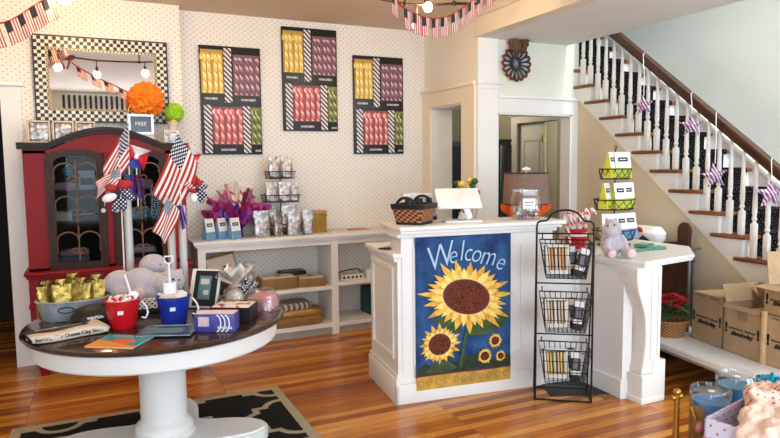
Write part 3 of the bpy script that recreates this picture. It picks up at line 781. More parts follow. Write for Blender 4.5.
def tissue_box(label, x, w, h):
    t = thing('clear_gift_box', label, 'box', (x, 5.20, 1.672))
    b = MB(); b.bx(-w/2+.012, w/2-.012, -.05, .05, .006, h-.012, .008); b.build('shredded_filling', 'silver_foil', t)
    b = MB(); frame_ring(b, -w/2, w/2, 0, h, .012, -.062, -.052); frame_ring(b, -w/2, w/2, 0, h, .012, .052, .062); [b.bx(sx*w/2-.006-sx*.006, sx*w/2+.006-sx*.006, -.06, .06, z-.006, z+.006) for sx in (-1, 1) for z in (.006, h-.006)]; b.build('white_edging', 'cloth_cream', t)
    b = MB(); b.bx(-w/2, w/2, -.055, .055, 0, .006); b.bx(-w/2, w/2, -.058, .058, h-.008, h+.002, .002); b.build('dark_lid', 'dark_wood', t)
for x, w, l in ((-.335, .145, 'silvery tissue filled clear box on the cabinet, farthest left of three'), (-.18, .14, 'silvery tissue filled clear box on the cabinet, middle of three'), (-.035, .13, 'silvery tissue filled clear box on the cabinet, nearest the crown peak')):
    b = MB().bx(x-w/2-.01, x+w/2+.01, 5.13, 5.27, 1.6205, 1.671, .002).build('riser_block', 'dark_wood'); tag(b, 'dark riser block under ' + l[:l.find(' on the')].replace('silvery tissue filled ', '') + (' at the far left' if x < -.3 else ' in the middle' if x < -.1 else ' by the crown peak'), 'block')
    tissue_box(l, x, w, .158)
t = thing('photo_lantern', 'silver framed lantern on the red cabinet under the orange pom', 'lantern', (.345, 5.20, 1.74))
b = MB(); frame_ring(b, -.09, .09, 0, .15, .016, -.06, -.045); frame_ring(b, -.09, .09, 0, .15, .016, .045, .06); b.bx(-.095, .095, -.062, .062, -.12, 0, .006); b.build('frame', 'steel', t)
b = MB(); b.bx(-.075, .075, -.052, -.048, .015, .135); b.build('pane', 'black_gloss', t)
b = MB(); b.tube([(-.09, 0, .15)] + [(x, 0, z) for x, z in arc(0, .15, .085, 180, 0, 12, .11)], .006, 6); b.build('handle', 'brass', t)
b = MB(); b.text('FREE', .04, FX(0, -.0525, .078), .0005); b.build('lettering', 'white', t)
b = MB(); pom_mesh(b, (0, 0, 0), .122, .13, 1.03, seed=4); o = b.build('tissue_pom', 'orange_tissue', None, (.395, 5.19, 2.005), smooth=0); tag(o, 'large orange tissue paper pom in front of the mirror', 'pom')
b = MB(); pom_mesh(b, (0, 0, 0), .07, .13, seed=9); o = b.build('tissue_pom', 'green_tissue', None, (.60, 5.22, 1.912), smooth=0); tag(o, 'small lime green tissue pom right of the mirror', 'pom')
t = thing('flower_pot', 'small cream pot holding the lime green pom', 'pot', (.585, 5.22, 1.775))
b = MB(); b.lathe([(0, 0), (.03, 0), (.045, .06), (.048, .075), (.04, .075), (.028, .012), (0, .012)]); b.build('body', 'cloth_cream', t)
b = MB(); b.lathe([(.046, .068), (.052, .07), (.052, .08), (.046, .082)]); b.build('rim', 'brass', t)
t = thing('clear_candy_box', 'upright clear box of silver candy below the lime pom', 'box', (.565, 5.21, 1.6205))
b = MB(); b.bx(-.05, .05, -.04, .04, .0, .145, .006); b.build('filling', 'silver_foil', t)
b = MB(); b.bx(-.054, .054, -.044, .044, .142, .152); frame_ring(b, -.054, .054, 0, .15, .007, -.046, -.038); b.build('white_edging', 'white', t)

# ================================================================== ON THE SHELF UNIT
TZ = .8905
for i, (x, y, rz, l) in enumerate(((.83, 5.24, .62, 'pale blue sided chocolate bag at the end of the shelf unit'), (.94, 5.27, .55, 'pale blue sided chocolate bag in the middle of the three by the bouquet'), (1.035, 5.23, .5, 'pale blue sided chocolate bag closest to the magenta bouquet'))):
    gable_bag(l, (x, y, TZ), rz, 'blue_bag', .095, .175, .065, 'chocolate bags on the shelf unit')
t = thing('gift_bouquet', 'magenta tulle wrapped candy bouquet in a purple foil pot', 'bouquet', (1.09, 5.40, TZ))
b = MB(); b.lathe([(0, 0), (.055, 0), (.05, .05), (.07, .15), (.06, .17), (0, .17)], seg=20); b.build('foil_pot', 'purple_foil', t)
for j, (r0, zt, zz, mname, sd) in enumerate(((.25, .10, .15, 'tulle_sheer', 1), (.23, .17, .16, 'magenta_tulle', 2), (.17, .21, .16, 'tulle_sheer', 3), (.12, .13, .15, 'purple_foil', 4))):
    def fn(u, v, r0=r0, zt=zt, zz=zz, sd=sd):
        a = 2*PI*u; r = .02 + r0*v*(1 + .14*math.sin(a*5+sd) + .09*math.sin(a*17+sd*2))
        return (r*math.cos(a), r*math.sin(a)*.45 - .03*j, zz + zt*v**.8*(.9 + .25*math.sin(a*4+sd*1.7)) + .035*v*math.sin(a*15+sd) - .07*v*v*(1-math.sin(a)))
    b = MB(); b.grid(fn, 120, 12); b.build('tulle_layer', mname, t)
for j, (dx, tx, h, m) in enumerate(((-.07, -.03, .45, 'cloth_pink'), (.01, .0, .47, 'cloth_cream'), (-.02, -.05, .40, 'candy_red_white'), (.05, .04, .42, 'candy_red_white'), (.10, .05, .41, 'dark_red'))):
    b = MB(); b.tube([(dx*.3, 0, .12), (dx*.6, .0, .28), (dx+tx*.3, 0, h)], .015, 8); b.build('candy_stick', m, t)
# three tier wire stand of silver candy bags
t = thing('tiered_wire_stand', 'black wire tiered stand full of silver candy bags on the shelf unit', 'stand', (1.48, 5.40, TZ))
def wire_tray(b, z, w, d, h, n=8):
    for zz, k in ((z, .92), (z+h, 1)):
        b.tube([(-w/2*k, -d/2*k, zz), (w/2*k, -d/2*k, zz), (w/2*k, d/2*k, zz), (-w/2*k, d/2*k, zz)], .004, 5, True)
    for i in range(n+1):
        x = -w/2 + w*i/n
        b.tube([(x, -d/2, z+h), (x*.92, -d/2*.92, z), (x*.92, d/2*.92, z), (x, d/2, z+h)], .0025, 4)
    for s in (-1, 1):
        for k in range(3): b.tube([(s*w/2, (k-1)*d/3, z+h), (s*w/2*.92, (k-1)*d/3*.92, z)], .0025, 4)
for z, w in ((.03, .36), (.285, .31), (.49, .23)):
    b = MB(); wire_tray(b, z, w, .16, .06); b.build('wire_tray', 'black_metal', t)
b = MB()
b.cyl((0, 0, 0), (0, 0, .68), .005); b.bx(-.1, .1, -.06, .06, 0, .008); b.build('post', 'black_metal', t)
G = 'silver candy bags on the tiered stand'
for i, (x, y, z, w, h, rz, l) in enumerate(((-.055, -.03, .4945, .11, .185, .1, 'silver candy bag on the top tier, nearer the bouquet'), (.05, -.03, .4945, .10, .18, -.15, 'silver candy bag on the top tier, farther from the bouquet'),
        (-.085, -.035, .2895, .12, .17, .15, 'silver candy bag on the second tier, nearer the bouquet'), (.03, -.04, .2895, .12, .17, -.05, 'silver candy bag in the middle of the second tier'), (.11, -.03, .2895, .09, .165, -.2, 'silver candy bag at the right end of the second tier'),
        (-.10, .0, .0345, .14, .215, .1, 'silver candy bag on the lowest tier behind the front row, nearer the bouquet'), (.07, .0, .0345, .15, .215, -.1, 'silver candy bag on the lowest tier behind the front row, farther right'))):
    candy_bag(l, (1.48+x, 5.40+y, TZ+z), rz, w, h, .055, i+3, G)
for i, (x, w, h, rz, l) in enumerate(((1.265, .145, .225, .08, 'wide silver candy bag standing leftmost before the tiered stand'), (1.405, .09, .21, .5, 'narrow silver candy bag, second in the row before the tiered stand'), (1.545, .125, .205, -.05, 'silver candy bag, third in the row before the tiered stand'), (1.67, .10, .215, -.2, 'silver candy bag in the front row beside the gold box'))):
    candy_bag(l, (x, 5.225, TZ), rz, w, h, .06, i+20, 'silver candy bags in front of the stand')
t = thing('gold_gift_box', 'square gold gift box at the end of the candy display', 'box', (1.79, 5.38, TZ))
b = MB(); b.bx(-.085, .085, -.06, .06, 0, .19, .004); b.build('body', 'gold_box', t)
b = MB(); b.bx(-.088, .088, -.063, .063, .15, .194, .003); b.build('lid', 'gold_box', t)
b = MB(); b.bx(-.012, .012, -.065, .065, .001, .196); b.build('ribbon', 'brass', t)
for i, (x, y, w, d, m, l, rz) in enumerate(((1.98, 5.36, .20, .15, 'paper', 'white flyer lying beside the gold box', .1), (2.20, 5.38, .20, .14, 'cloth_pink', 'pink flyer lying on the shelf unit behind the counter', -.1), (2.36, 5.34, .13, .14, 'paper', 'white flyer on the shelf unit nearest the partition', .2))):
    b = MB(); b.grid(lambda u, v: ((u-.5)*w, (v-.5)*d, .002 + .006*math.sin(u*3)*v), 6, 4); o = b.build('flyer', m, None, (x, y, TZ), (0, 0, rz), solid=.0015); tag(o, l, 'flyer')
# bays
BZ = .4305
t = thing('tilted_display_box', 'cream fronted gold box leaning in the upper shelf bay', 'box', (.935, 5.34, BZ+.005), R(8))
b = MB(); b.box((0, 0, .165), (.26, .10, .30), (R(-12), R(-9), 0), bev=.004); b.build('body', 'kraft', t)
b = MB(); b.box((0, -.056, .168), (.235, .004, .275), (R(-12), R(-9), 0)); b.build('cream_front', 'cloth_cream', t)
b = MB(); b.box((.03, -.064, .20), (.062, .004, .062), (R(-12), R(-9), 0)); b.build('black_label', 'black', t)
def flatbox(name, label, x, y, z, w, d, h, m, top, rz):
    t = thing(name, label, 'box', (x, y, z), rz)
    MB().bx(-w/2, w/2, -d/2, d/2, 0, h, .004).build('body', m, t)
    MB().bx(-w/2+.012, w/2-.012, -d/2+.012, d/2-.012, h-.001, h+.006, .002).build('lid_panel', top, t)
    b = MB(); b.bx(-.02, .03, -.02, .02, h+.006, h+.0075); b.build('label', 'black', t)
flatbox('gift_box', 'gold sided flat box with cream top on the upper shelf', 1.40, 5.30, BZ, .31, .2, .10, 'kraft', 'cloth_cream', .02)
flatbox('gift_box', 'shallow gold flat box beside the divider on the upper shelf', 1.70, 5.31, BZ, .24, .22, .075, 'kraft', 'cloth_cream', -.12)
flatbox('laptop_case', 'dark flat case lying behind the two gold boxes', 1.58, 5.46, BZ, .24, .12, .115, 'black', 'cloth_grey', 0)
t = thing('clear_bag', 'clear cellophane bag beside the leaning cream box', 'bag', (1.16, 5.33, BZ))
b = MB(); loft(b, [(0, 0, 0, .05, .04), (0, 0, .05, .06, .05), (.01, 0, .12, .045, .04), (.0, 0, .17, .015, .012), (.01, 0, .24, .05, .02)], 18, 2.2); b.build('bag', 'cellophane', t)
b = MB(); b.ell((0, 0, .04), (.045, .038, .036)); b.build('white_candy', 'white', t)
LZ = .1005
def packet(label, x, y, z, w, d, h, m, rz, sd):
    t = thing('wrapped_package', label, 'package', (x, y, z), rz)
    b = MB(); rnd = random.Random(sd)
    loft(b, [(0, 0, 0, w*.47, d*.47), (0, 0, h*.3, w*.5, d*.5), (rnd.uniform(-.01, .01), 0, h*.8, w*.49, d*.48), (0, 0, h, w*.44, d*.44)], 28, 5); b.build('package', m, t)
    b = MB(); b.tube([(-w*.5, -d*.3, h*.5), (-w*.3, -d*.3, h*1.03), (w*.2, -d*.1, h*1.06), (w*.5, d*.1, h*.5)], .004, 5); b.build('wrapping_seam', 'cellophane', t)
pm('stripe_wrap', stripefn(((190, 184, 172), (104, 90, 78)), .05, 'xy'), .4)
packet('large kraft wrapped package lying lowest in the bottom bay', 1.55, 5.30, LZ, .50, .27, .075, 'kraft', .05, 1)
packet('second kraft package resting on the large one', 1.57, 5.31, LZ+.0765, .44, .24, .055, 'gold_box', -.06, 2)
packet('silver striped package on top of the kraft packages', 1.52, 5.32, LZ+.1335, .36, .22, .06, 'stripe_wrap', .1, 3)
RZ_ = .4555
t = thing('power_strip', 'white power strip with black cord in the right shelf bay', 'power strip', (2.085, 5.27, RZ_), -.05)
MB().bx(-.11, .11, -.035, .035, 0, .045, .006).build('body', 'paper', t)
for i in range(5): MB().cyl((-.08+.04*i, -.034, .022), (-.08+.04*i, -.037, .022), .012).build('socket', 'black', t)
b = MB(); b.tube([(-.1, .02, .03), (-.13, .03, .06), (-.03, .0, .085), (.07, 0, .09), (.1, .03, .05), (.12, .06, .008)], .006, 6); b.build('cord', 'black', t)
o = MB().bx(-.05, .05, -.05, .05, 0, .075, .004).build('white_box', 'white', None, (2.28, 5.30, RZ_)); tag(o, 'small white box next to the power strip', 'box')
t = thing('teal_binder', 'dark teal binder upright in the lower right bay', 'binder', (2.32, 5.37, LZ))
b = MB(); b.bx(-.06, .06, -.12, .12, 0, .24, .004); b.build('cover', 'teal_dark', t)
b = MB(); b.bx(-.03, .03, -.1215, -.119, .1, .18); b.build('spine_label', 'paper', t)
# ================================================================== ON THE ROUND TABLE
TT = .7205
def scribble(b, mx, w, h, n, sd, d=.0006):
    """a joined run of small strokes, like lettering too small to read"""
    rnd = random.Random(sd); x = -w/2
    for i in range(n):
        k = w/n; hh = h*rnd.uniform(.55, 1)
        b.box((x+k/2, (hh-h)/2*.6, d/2), (k*rnd.uniform(.28, .5), hh, d), mx=mx)
        b.box((x+k/2, rnd.uniform(-.3, .2)*h, d/2), (k*.98, h*.2, d), mx=mx); x += k
def tt(x, y): return (x, y, TT)
t = thing('galvanised_tub', 'oval galvanised tub holding gold foil bags', 'tub', tt(-.125, 3.60))
A, Bq = .165, .105
def oval(r, z): return (0, 0, z, A*r, Bq*r)
b = MB(); loft(b, [oval(.86, 0), oval(.88, .004), oval(1.0, .094), oval(1.03, .098), oval(1.03, .104), oval(.985, .104), oval(.85, .008)], 40, 2.1, cap=False); loft(b, [oval(.86, 0), oval(.85, .008)], 40, 2.1); b.build('tub', 'galvanised', t)
b = MB(); b.tube([(A*1.035*math.cos(R(a)), Bq*1.035*math.sin(R(a)), .101) for a in range(0, 360, 10)], .005, 6, True); b.build('rolled_rim', 'galvanised', t)
b = MB()
b.tube([(x, -Bq*.985*math.sqrt(max(0, 1-(x/A)**2)) - .002, z) for x, z in [(u, v) for u, v in arc(-.03, .062, .036, 0, 350, 18, .014)]], .003, 5, True); b.build('hand_slot', 'black', t)
G = 'gold foil bags in the tub'
for i, (x, y, h, rz, l) in enumerate(((-.245, 3.62, .19, .5, 'gold foil bag at the left end of the galvanised tub'), (-.175, 3.585, .20, .1, 'gold foil bag second from the left in the tub'), (-.125, 3.655, .215, -.2, 'tall gold foil bag at the back of the tub'), (-.085, 3.58, .20, -.3, 'gold foil bag front and centre-right in the tub'), (-.012, 3.62, .205, -.15, 'gold foil bag at the end of the tub nearest the hippo plush'))):
    t = thing('gold_candy_bag', l, 'candy bag', (x, y, TT+.009), rz, G)
    pouch(.098, h*.86, .07, i+50).build('pouch', 'gold_foil', t)
    b = MB(); loft(b, [(0, 0, h*.80, .012, .010), (.004, 0, h*.84, .009, .008), (.0, 0, h*.92, .026, .012), (.004, 0, h*1.0, .03, .006)], 14, 2.2); b.build('twisted_top', 'gold_foil', t)
# plush hippos: one continuous remeshed body each
def plush(name, label, cat, loc, rz, blobs, extra, vox=.0075, m='plush_grey'):
    t = thing(name, label, cat, loc, rz)
    b = MB()
    for c, r, ro in blobs: b.ell(c, r, ro, 20, 14)
    o = b.build('body', m, t)
    k = o.modifiers.new('r', 'REMESH'); k.mode = 'VOXEL'; k.voxel_size = vox; k.use_smooth_shade = True
    k = o.modifiers.new('s', 'SMOOTH'); k.iterations = 6; k.factor = .5
    for nm, mm, fn in extra:
        b = MB(); fn(b); b.build(nm, mm, t)
    return t
Z3 = (0, 0, 0)
bb_ = thing('black_gift_box', 'low black box under the lying hippo plush', 'box', tt(.20, 3.60), -.1)
MB().bx(-.16, .14, -.09, .09, 0, .075, .004).build('body', 'black', bb_)
MB().bx(-.163, .143, -.093, .093, .055, .078, .003).build('lid', 'black', bb_)
pm('polka_cloth', lambda nt: (lambda c: mixc(nt, dots(nt, c[1] + c[2]*.6, c[3] + c[2]*.8, .026, .0052), lin((232, 222, 204)), lin((60, 50, 44))))(coords(nt)), .9)
b = MB()
b.grid(lambda u, v: (-.02+.135*u, -.098 - .004*math.sin(u*9) - (.004 if v < .6 else 0) + max(0, v-.6)*.25, .082 + min(v, .6)*0 - (.055*(1-v/.6) if v < .6 else 0) + .002), 14, 8)
o = b.build('polka_dot_cloth', 'polka_cloth', None, tt(.20, 3.60), (0, 0, -.1), solid=.002); tag(o, 'cream polka dot cloth draped over the black box under the hippo', 'cloth')
HZ = TT+.079
def eyes(pts, r): return lambda b: [b.ell(p, r) for p in pts]
# lying hippo (local x to its head)
plush('hippo_plush', 'grey hippo plush lying on its side across the black box', 'plush toy', (.20, 3.60, HZ), -.12,
      [((0, 0, .078), (.092, .08, .078), Z3), ((-.115, .02, .085), (.075, .06, .058), (0, R(-28), 0)), ((-.085, -.05, .036), (.06, .042, .036), (0, 0, R(-15))), ((.0, -.075, .04), (.04, .045, .042), Z3),
       ((.165, -.02, .075), (.066, .06, .066), Z3), ((.128, -.05, .055), (.062, .056, .056), Z3), ((.09, .0, .075), (.06, .05, .05), Z3), ((.205, .02, .115), (.020, .015, .022), Z3), ((.06, -.05, .024), (.06, .04, .026), Z3)],
      [('eye', 'black_gloss', eyes([(.172, -.078, .094)], .0065)), ('eye', 'black_gloss', eyes([(.200, -.064, .086)], .0065)), ('foot_pad', 'plush_pink', lambda b: b.ell((.0, -.113, .038), (.03, .013, .028)))])
plush('hippo_plush', 'grey hippo plush with pink bow propped behind the lying one', 'plush toy', (.285, 3.74, TT), 0,
      [((0, 0, .09), (.085, .055, .09), Z3), ((-.005, -.01, .222), (.075, .06, .066), Z3), ((.05, -.01, .175), (.05, .045, .045), Z3), ((-.03, .0, .268), (.016, .012, .016), Z3)],
      [('bow', 'plush_pink', lambda b: (b.ell((.0, -.06, .165), (.03, .014, .02), (0, R(20), 0)), b.ell((.05, -.058, .155), (.03, .014, .02), (0, R(-20), 0)), b.ell((.09, -.05, .145), (.02, .014, .016)))), ('eye', 'black_gloss', eyes([(.028, -.058, .232)], .005))])
def bucket(label, x, y, m, sd, rz, shovel):
    t = thing('toy_bucket', label, 'bucket', tt(x, y), rz)
    b = MB(); b.lathe([(0, 0), (.058, 0), (.060, .004), (.079, .128), (.084, .130), (.085, .138), (.080, .140), (.075, .132), (.056, .006), (0, .006)], seg=36); b.build('pail', m, t)
    b = MB(); b.tube([(.084*math.cos(R(a)), .0, .128) if False else (.086, -.03 + .0, .125) for a in (0,)] + [(.105, -.045, .10), (.112, -.05, .07), (.10, -.05, .045), (.083, -.045, .05)], .0045, 6); b.build('handle', 'white_plastic', t)
    b = MB(); b.box((-.012, -.0735, .085), (.026, .003, .018), (R(8), 0, 0)); b.build('price_sticker', 'white', t)
    rnd = random.Random(sd); f = MB()
    f.lathe([(0, .124), (.076, .124), (.06, .14), (0, .148)], seg=20)
    for i in range(60):
        a, r = rnd.uniform(0, 2*PI), .066*math.sqrt(rnd.random()); f.m = 0 if rnd.random() < .7 else 1
        f.ell((r*math.cos(a), r*math.sin(a), .143+rnd.uniform(-.003, .006)), (.010, .008, .007), (rnd.random(), rnd.random(), rnd.random()), 7, 5)
    o = f.build('wrapped_candy', ['white', 'red_plastic' if m == 'red_plastic' else 'peach']); o.location = (x, y, TT); o['kind'] = 'stuff'
    tag(o, 'wrapped sweets filling the ' + ('red' if m == 'red_plastic' else 'blue') + ' toy bucket', 'candy')
    s = thing('toy_shovel', 'white plastic shovel stuck in the ' + ('red' if m == 'red_plastic' else 'blue') + ' bucket', 'shovel', (x+shovel[0], y+shovel[1], TT+.142), shovel[3])
    if shovel[2] > 0:      # scoop down
        b = MB(); b.grid(lambda u, v: ((u-.5)*.062*(1-.25*(v < .1)), -.012*math.cos((u-.5)*PI) , -.005+v*.07), 10, 8); b.build('scoop', 'white_plastic', s, solid=.004)
        b = MB(); b.tube([(0, -.004, .06), (0, 0, .16)], .0055, 8); b.build('shaft', 'white_plastic', s)
        b = MB(); b.tube([(-.02*1, 0, .195), (-.02, 0, .17), (0, 0, .158), (.02, 0, .17), (.02, 0, .195)], .005, 6, True); b.build('grip', 'white_plastic', s)
    else:
        b = MB(); b.tube([(0, 0, 0), (-.012, 0, .05), (-.028, 0, .115)], .0055, 8); b.build('shaft', 'white_plastic', s)
        b = MB(); b.ell((.006, -.008, .012), (.026, .01, .02)); b.build('scoop', 'white_plastic', s)
bucket('red toy bucket of sweets with a white price sticker', .098, 3.27, 'red_plastic', 3, 0, (.045, -.0, -1, 0))
bucket('blue toy bucket of sweets with upright white shovel', .330, 3.235, 'blue_plastic', 5, R(180)*0 + .0, (-.015, -.01, 1, .1))
# black cap
t = thing('baseball_cap', 'black baseball cap with white embroidery beside the red bucket', 'cap', tt(-.045, 3.415), R(15))
b = MB(); b.lathe([(.092, 0), (.096, .012), (.09, .045), (.066, .078), (.03, .092), (0, .095)], seg=32, sy=.85); b.build('crown', 'black', t)
b = MB(); b.grid(lambda u, v: ((-.08 + .0) - .085*v*math.sin(u*PI)**.6 if False else -.07-.10*v*math.sin(.15+u*2.84), (u-.5)*.17, .012 - .02*v*v + .012*math.sin(u*PI)*(1-v)), 14, 6); b.build('brim', 'black', t, solid=.004)
b = MB(); scribble(b, Matrix.Translation((.0, -.0835, .048)) @ Matrix.Rotation(R(68), 4, 'X'), .075, .018, 9, 1, .002); b.build('embroidery', 'white', t)
# folded towel
t = thing('folded_towel', 'folded black towel with a white printed band at the table edge', 'towel', tt(-.15, 3.225), R(17))
def soft(x0, x1, y0, y1, z0, z1, sd):
    def fn(u, v):
        a = 2*PI*v; r = .5*(z1-z0); yc = (y0+y1)/2; hy = (y1-y0)/2
        cy = math.copysign(abs(math.cos(a))**.35, math.cos(a)); sz = math.copysign(abs(math.sin(a))**.8, math.sin(a))
        x = x0+(x1-x0)*u + .006*math.sin(v*9+sd)
        return (x, yc + hy*cy + .006*math.sin(u*9+sd), max(.0005, z0 + r + r*sz*(1 - .35*abs(2*u-1)**4) + .004*math.sin(u*7+sd)*(sz > 0)))
    b = MB(); b.grid(fn, 22, 28); return b
b = soft(-.165, .165, -.07, .088, .001, .032, 1); b.build('fold', 'black', t)
b = soft(-.16, .155, -.095, -.018, .001, .041, 2); b.build('white_band', 'cloth_cream', t)
b = soft(.11, .172, -.06, .085, .002, .038, 3); b.build('white_corner', 'cloth_cream', t)
b = MB(); b.text('Serving The Queen City Since', .0235, Matrix.Translation((-.005, -.0955, .023)) @ Matrix.Rotation(R(80), 4, 'X'), .004); b.build('lettering', 'black', t)
b = MB(); scribble(b, Matrix.Translation((-.02, .03, .0385)), .20, .018, 13, 2); b.build('lettering', 'cloth_cream', t)
# books
pm('book_cover_teal', lambda nt: mixc(nt, (lambda c: (c[2] + c[1]*.35 + noise_tex(nt, 9)*.06).lt(.0))(coords(nt)), lin((44, 150, 166)), lin((236, 150, 50))), .3)
pm('book_cover_navy', lambda nt: mixc(nt, (noise_tex(nt, 10, (1, 2, 1)) - .35)*3, lin((26, 34, 52)), lin((96, 120, 150))), .3)
def book(label, x, y, rz, w, d, h, m, deco, dz=0):
    t = thing('picture_book', label, 'book', (x, y, TT+dz), rz)
    MB().bx(-w/2+.004, w/2-.003, -d/2+.003, d/2-.003, .002, h-.002).build('pages', 'paper', t)
    b = MB(); b.bx(-w/2, w/2, -d/2, d/2, h-.002, h); b.bx(-w/2, w/2, -d/2, d/2, 0, .002); b.bx(-w/2-.001, -w/2+.002, -d/2, d/2, 0, h); b.build('cover', m, t)
    deco(t, h)
def deco1(t, h):
    b = MB(); scribble(b, Matrix.Translation((0, .07, h+.0002)), .15, .026, 10, 3); b.build('title', 'cloth_cream', t)
    b = MB(); b.prism([(x*1.0+.02, y-.005) for x, y in arc(0, 0, .05, 0, 340, 16, .032)], h, h+.0005, 'xy'); b.build('cover_picture', 'orange_deep', t)
def deco2b(t, h):
    b = MB(); scribble(b, Matrix.Translation((0, .078, h+.0002)), .18, .018, 11, 4); b.build('title', 'white', t)
    b = MB(); b.box((0, -.015, h+.0003), (.15, .085, .0006), bev=0); b.build('cover_picture', 'cloth_teal', t)
book('teal and orange picture book at the front table edge', .075, 2.985, R(-33), .22, .19, .008, 'book_cover_teal', deco1)
book('navy picture book with white title in front of the blue bucket', .285, 3.055, R(-22), .25, .19, .007, 'book_cover_navy', deco2b, .0085)
b = MB(); o = MB().bx(-.06, .06, -.06, .06, 0, .008, .002).build('book_prop', 'paper', None, (.31, 3.06, TT), (0, 0, R(-22))); tag(o, 'thin white pad beneath the navy book', 'pad')
# leaning frame with teal picture
t = thing('easel_picture', 'leaning white and black framed teal picture beside the blue bucket', 'picture', tt(.505, 3.50), R(-38))
TI = Matrix.Rotation(R(-20), 4, 'X')
b = MB(); b.box((-.0, 0, .108), (.165, .03, .215), bev=.003, mx=TI); b.build('box_frame', 'white', t)
b = MB(); b.box((.012, -.0165, .108), (.135, .004, .195), mx=TI); b.build('black_mat', 'black', t)
b = MB(); b.box((.008, -.0195, .112), (.072, .004, .13), bev=.001, mx=TI); b.build('picture', 'cloth_teal', t)
b = MB(); b.box((.008, -.0222, .145), (.05, .002, .03), mx=TI); b.box((.02, -.0222, .085), (.03, .002, .025), mx=TI); b.build('picture_detail', 'cloth_cream', t)
# purple and blue box
M('violet_print', (70, 70, 150), .35, nz=(30, .35))
t = thing('candy_carton', 'blue and violet candy carton with white swirls near the table edge', 'box', tt(.50, 3.005), R(-27))
b = MB(); b.bx(-.095, .095, -.045, .045, 0, .085, .002); b.build('carton', 'violet_print', t)
b = MB(); b.bx(-.092, .092, -.042, .042, .0845, .0858); b.build('top_panel', 'plush_pink', t)
b = MB()
for x, r_ in ((.01, .035), (.03, .035), (.05, .035)):
    b.tube([(x + .022*math.sin(v), -.0465, .042 + .04*math.cos(v)) for v in (0.1, .5, 1.0, 1.5, 2.0, 2.5, 3.0)], .0035, 5)
b.build('white_swirl', 'white', t)
b = MB(); scribble(b, FX(.05, -.0455, .022), .07, .016, 9, 5); b.build('lettering', 'white', t)
b = MB(); b.box((-.05, -.046, .05), (.05, .002, .045)); b.build('print_panel', 'plush_pink', t)
# black tray of cards
t = thing('card_tray', 'black tray holding white and red printed cards', 'tray', tt(.615, 3.175), R(-30))
b = MB(); b.bx(-.10, .10, -.075, .075, 0, .006); 
for s in (-1, 1): b.bx(-.10, .10, s*.072-.003, s*.072+.003, 0, .075); b.bx(s*.097-.003, s*.097+.003, -.075, .075, 0, .075)
b.build('tray', 'black', t)
pm('card_print', lambda nt: mixc(nt, noise_tex(nt, 32, detail=2).gt(.56), lin((236, 226, 214)), lin((176, 30, 44))), .5)
o = MB().bx(-.092, .092, -.067, .067, .007, .079, .002).build('card_stack', 'card_print', None, tt(.615, 3.175), (0, 0, R(-30))); tag(o, 'stack of white and red printed cards in the black tray', 'cards')
# round tin + cello bag with polka bow
t = thing('bowl_basket', 'dark round bowl under the cellophane bundle', 'bowl', tt(.685, 3.45))
b = MB(); b.lathe([(0, 0), (.05, 0), (.085, .05), (.09, .055), (.083, .055), (.048, .006), (0, .006)], seg=28); b.build('bowl', 'black', t)
b = MB(); b.tube([(.088*math.cos(R(a)), .088*math.sin(R(a)), .055) for a in range(0, 360, 15)], .004, 5, True); b.build('rim', 'steel', t)
t = thing('cellophane_bundle', 'clear cellophane gift bundle tied with a black polka dot bow', 'gift', tt(.685, 3.45)[:2] + (TT+.007,))
b = MB(); loft(b, [(0, 0, 0, .045, .045), (0, 0, .05, .075, .07), (.0, 0, .09, .07, .06), (.0, 0, .125, .02, .02)], 24, 2); b.build('bag', 'cellophane', t)
for k in range(3):
    b = MB(); b.grid(lambda u, v: ((.012+.08*v*(1+.25*math.sin(u*PI*10+k)))*math.cos(u*2*PI+k), (.012+.05*v*(1+.25*math.sin(u*PI*8)))*math.sin(u*2*PI+k), .125+.085*v*(1-.2*k) + .02*v*math.sin(u*PI*14+k)), 42, 5); b.build('ruffle', 'paper' if k == 0 else 'cellophane', t)
b = MB(); b.ell((0, 0, .05), (.062, .06, .045)); b.build('cream_candy', 'cloth_cream', t)
pm('polka_black', lambda nt: (lambda c: mixc(nt, dots(nt, c[1] + c[2], c[3], .017, .0036), lin((16, 15, 16)), lin((236, 230, 224))))(coords(nt)), .6)
b = MB()
for a in (25, 100, 170, 240, 310): b.ell((.055+.03*math.cos(R(a)), -.05, .105+.03*math.sin(R(a))), (.028, .014, .017), (0, R(-a), 0), 14, 10)
b.ell((.055, -.06, .105), .014); b.tube([(.06, -.055, .1), (.09, -.06, .07), (.12, -.07, .075)], .008, 6); b.build('polka_dot_bow', 'polka_black', t)
# brown hat behind the frame
t = thing('straw_hat', 'brown wide brimmed hat behind the leaning frame', 'hat', tt(.60, 3.63), 0)
TB = Matrix.Rotation(R(24), 4, 'Y')
b = MB(); b.lathe([(.055, .045), (.13, .02), (.135, .024), (.06, .055)], seg=36, mx=TB); b.build('brim', 'kraft', t)
b = MB(); b.lathe([(.058, .045), (.058, .09), (.045, .12), (0, .125)], seg=28, mx=TB); b.build('crown', 'dark_wood', t)
# pink package in cellophane
t = thing('cello_package', 'dusky pink box in crumpled cellophane on the table edge', 'package', tt(.80, 3.32), R(-52))
b = MB(); b.box((0, 0, .045), (.13, .09, .07), (R(14), 0, 0), bev=.003); b.build('pink_box', 'cloth_pink', t)
b = MB(); loft(b, [(0, 0, 0, .085, .075), (0, 0, .05, .09, .075), (.0, 0, .10, .07, .05), (.03, .0, .12, .03, .02)], 26, 2.6); b.build('wrapping', 'cellophane', t)
b = MB(); b.box((-.01, -.058, .018), (.045, .003, .024), (R(14), 0, R(-8))); b.build('white_tag', 'white', t)
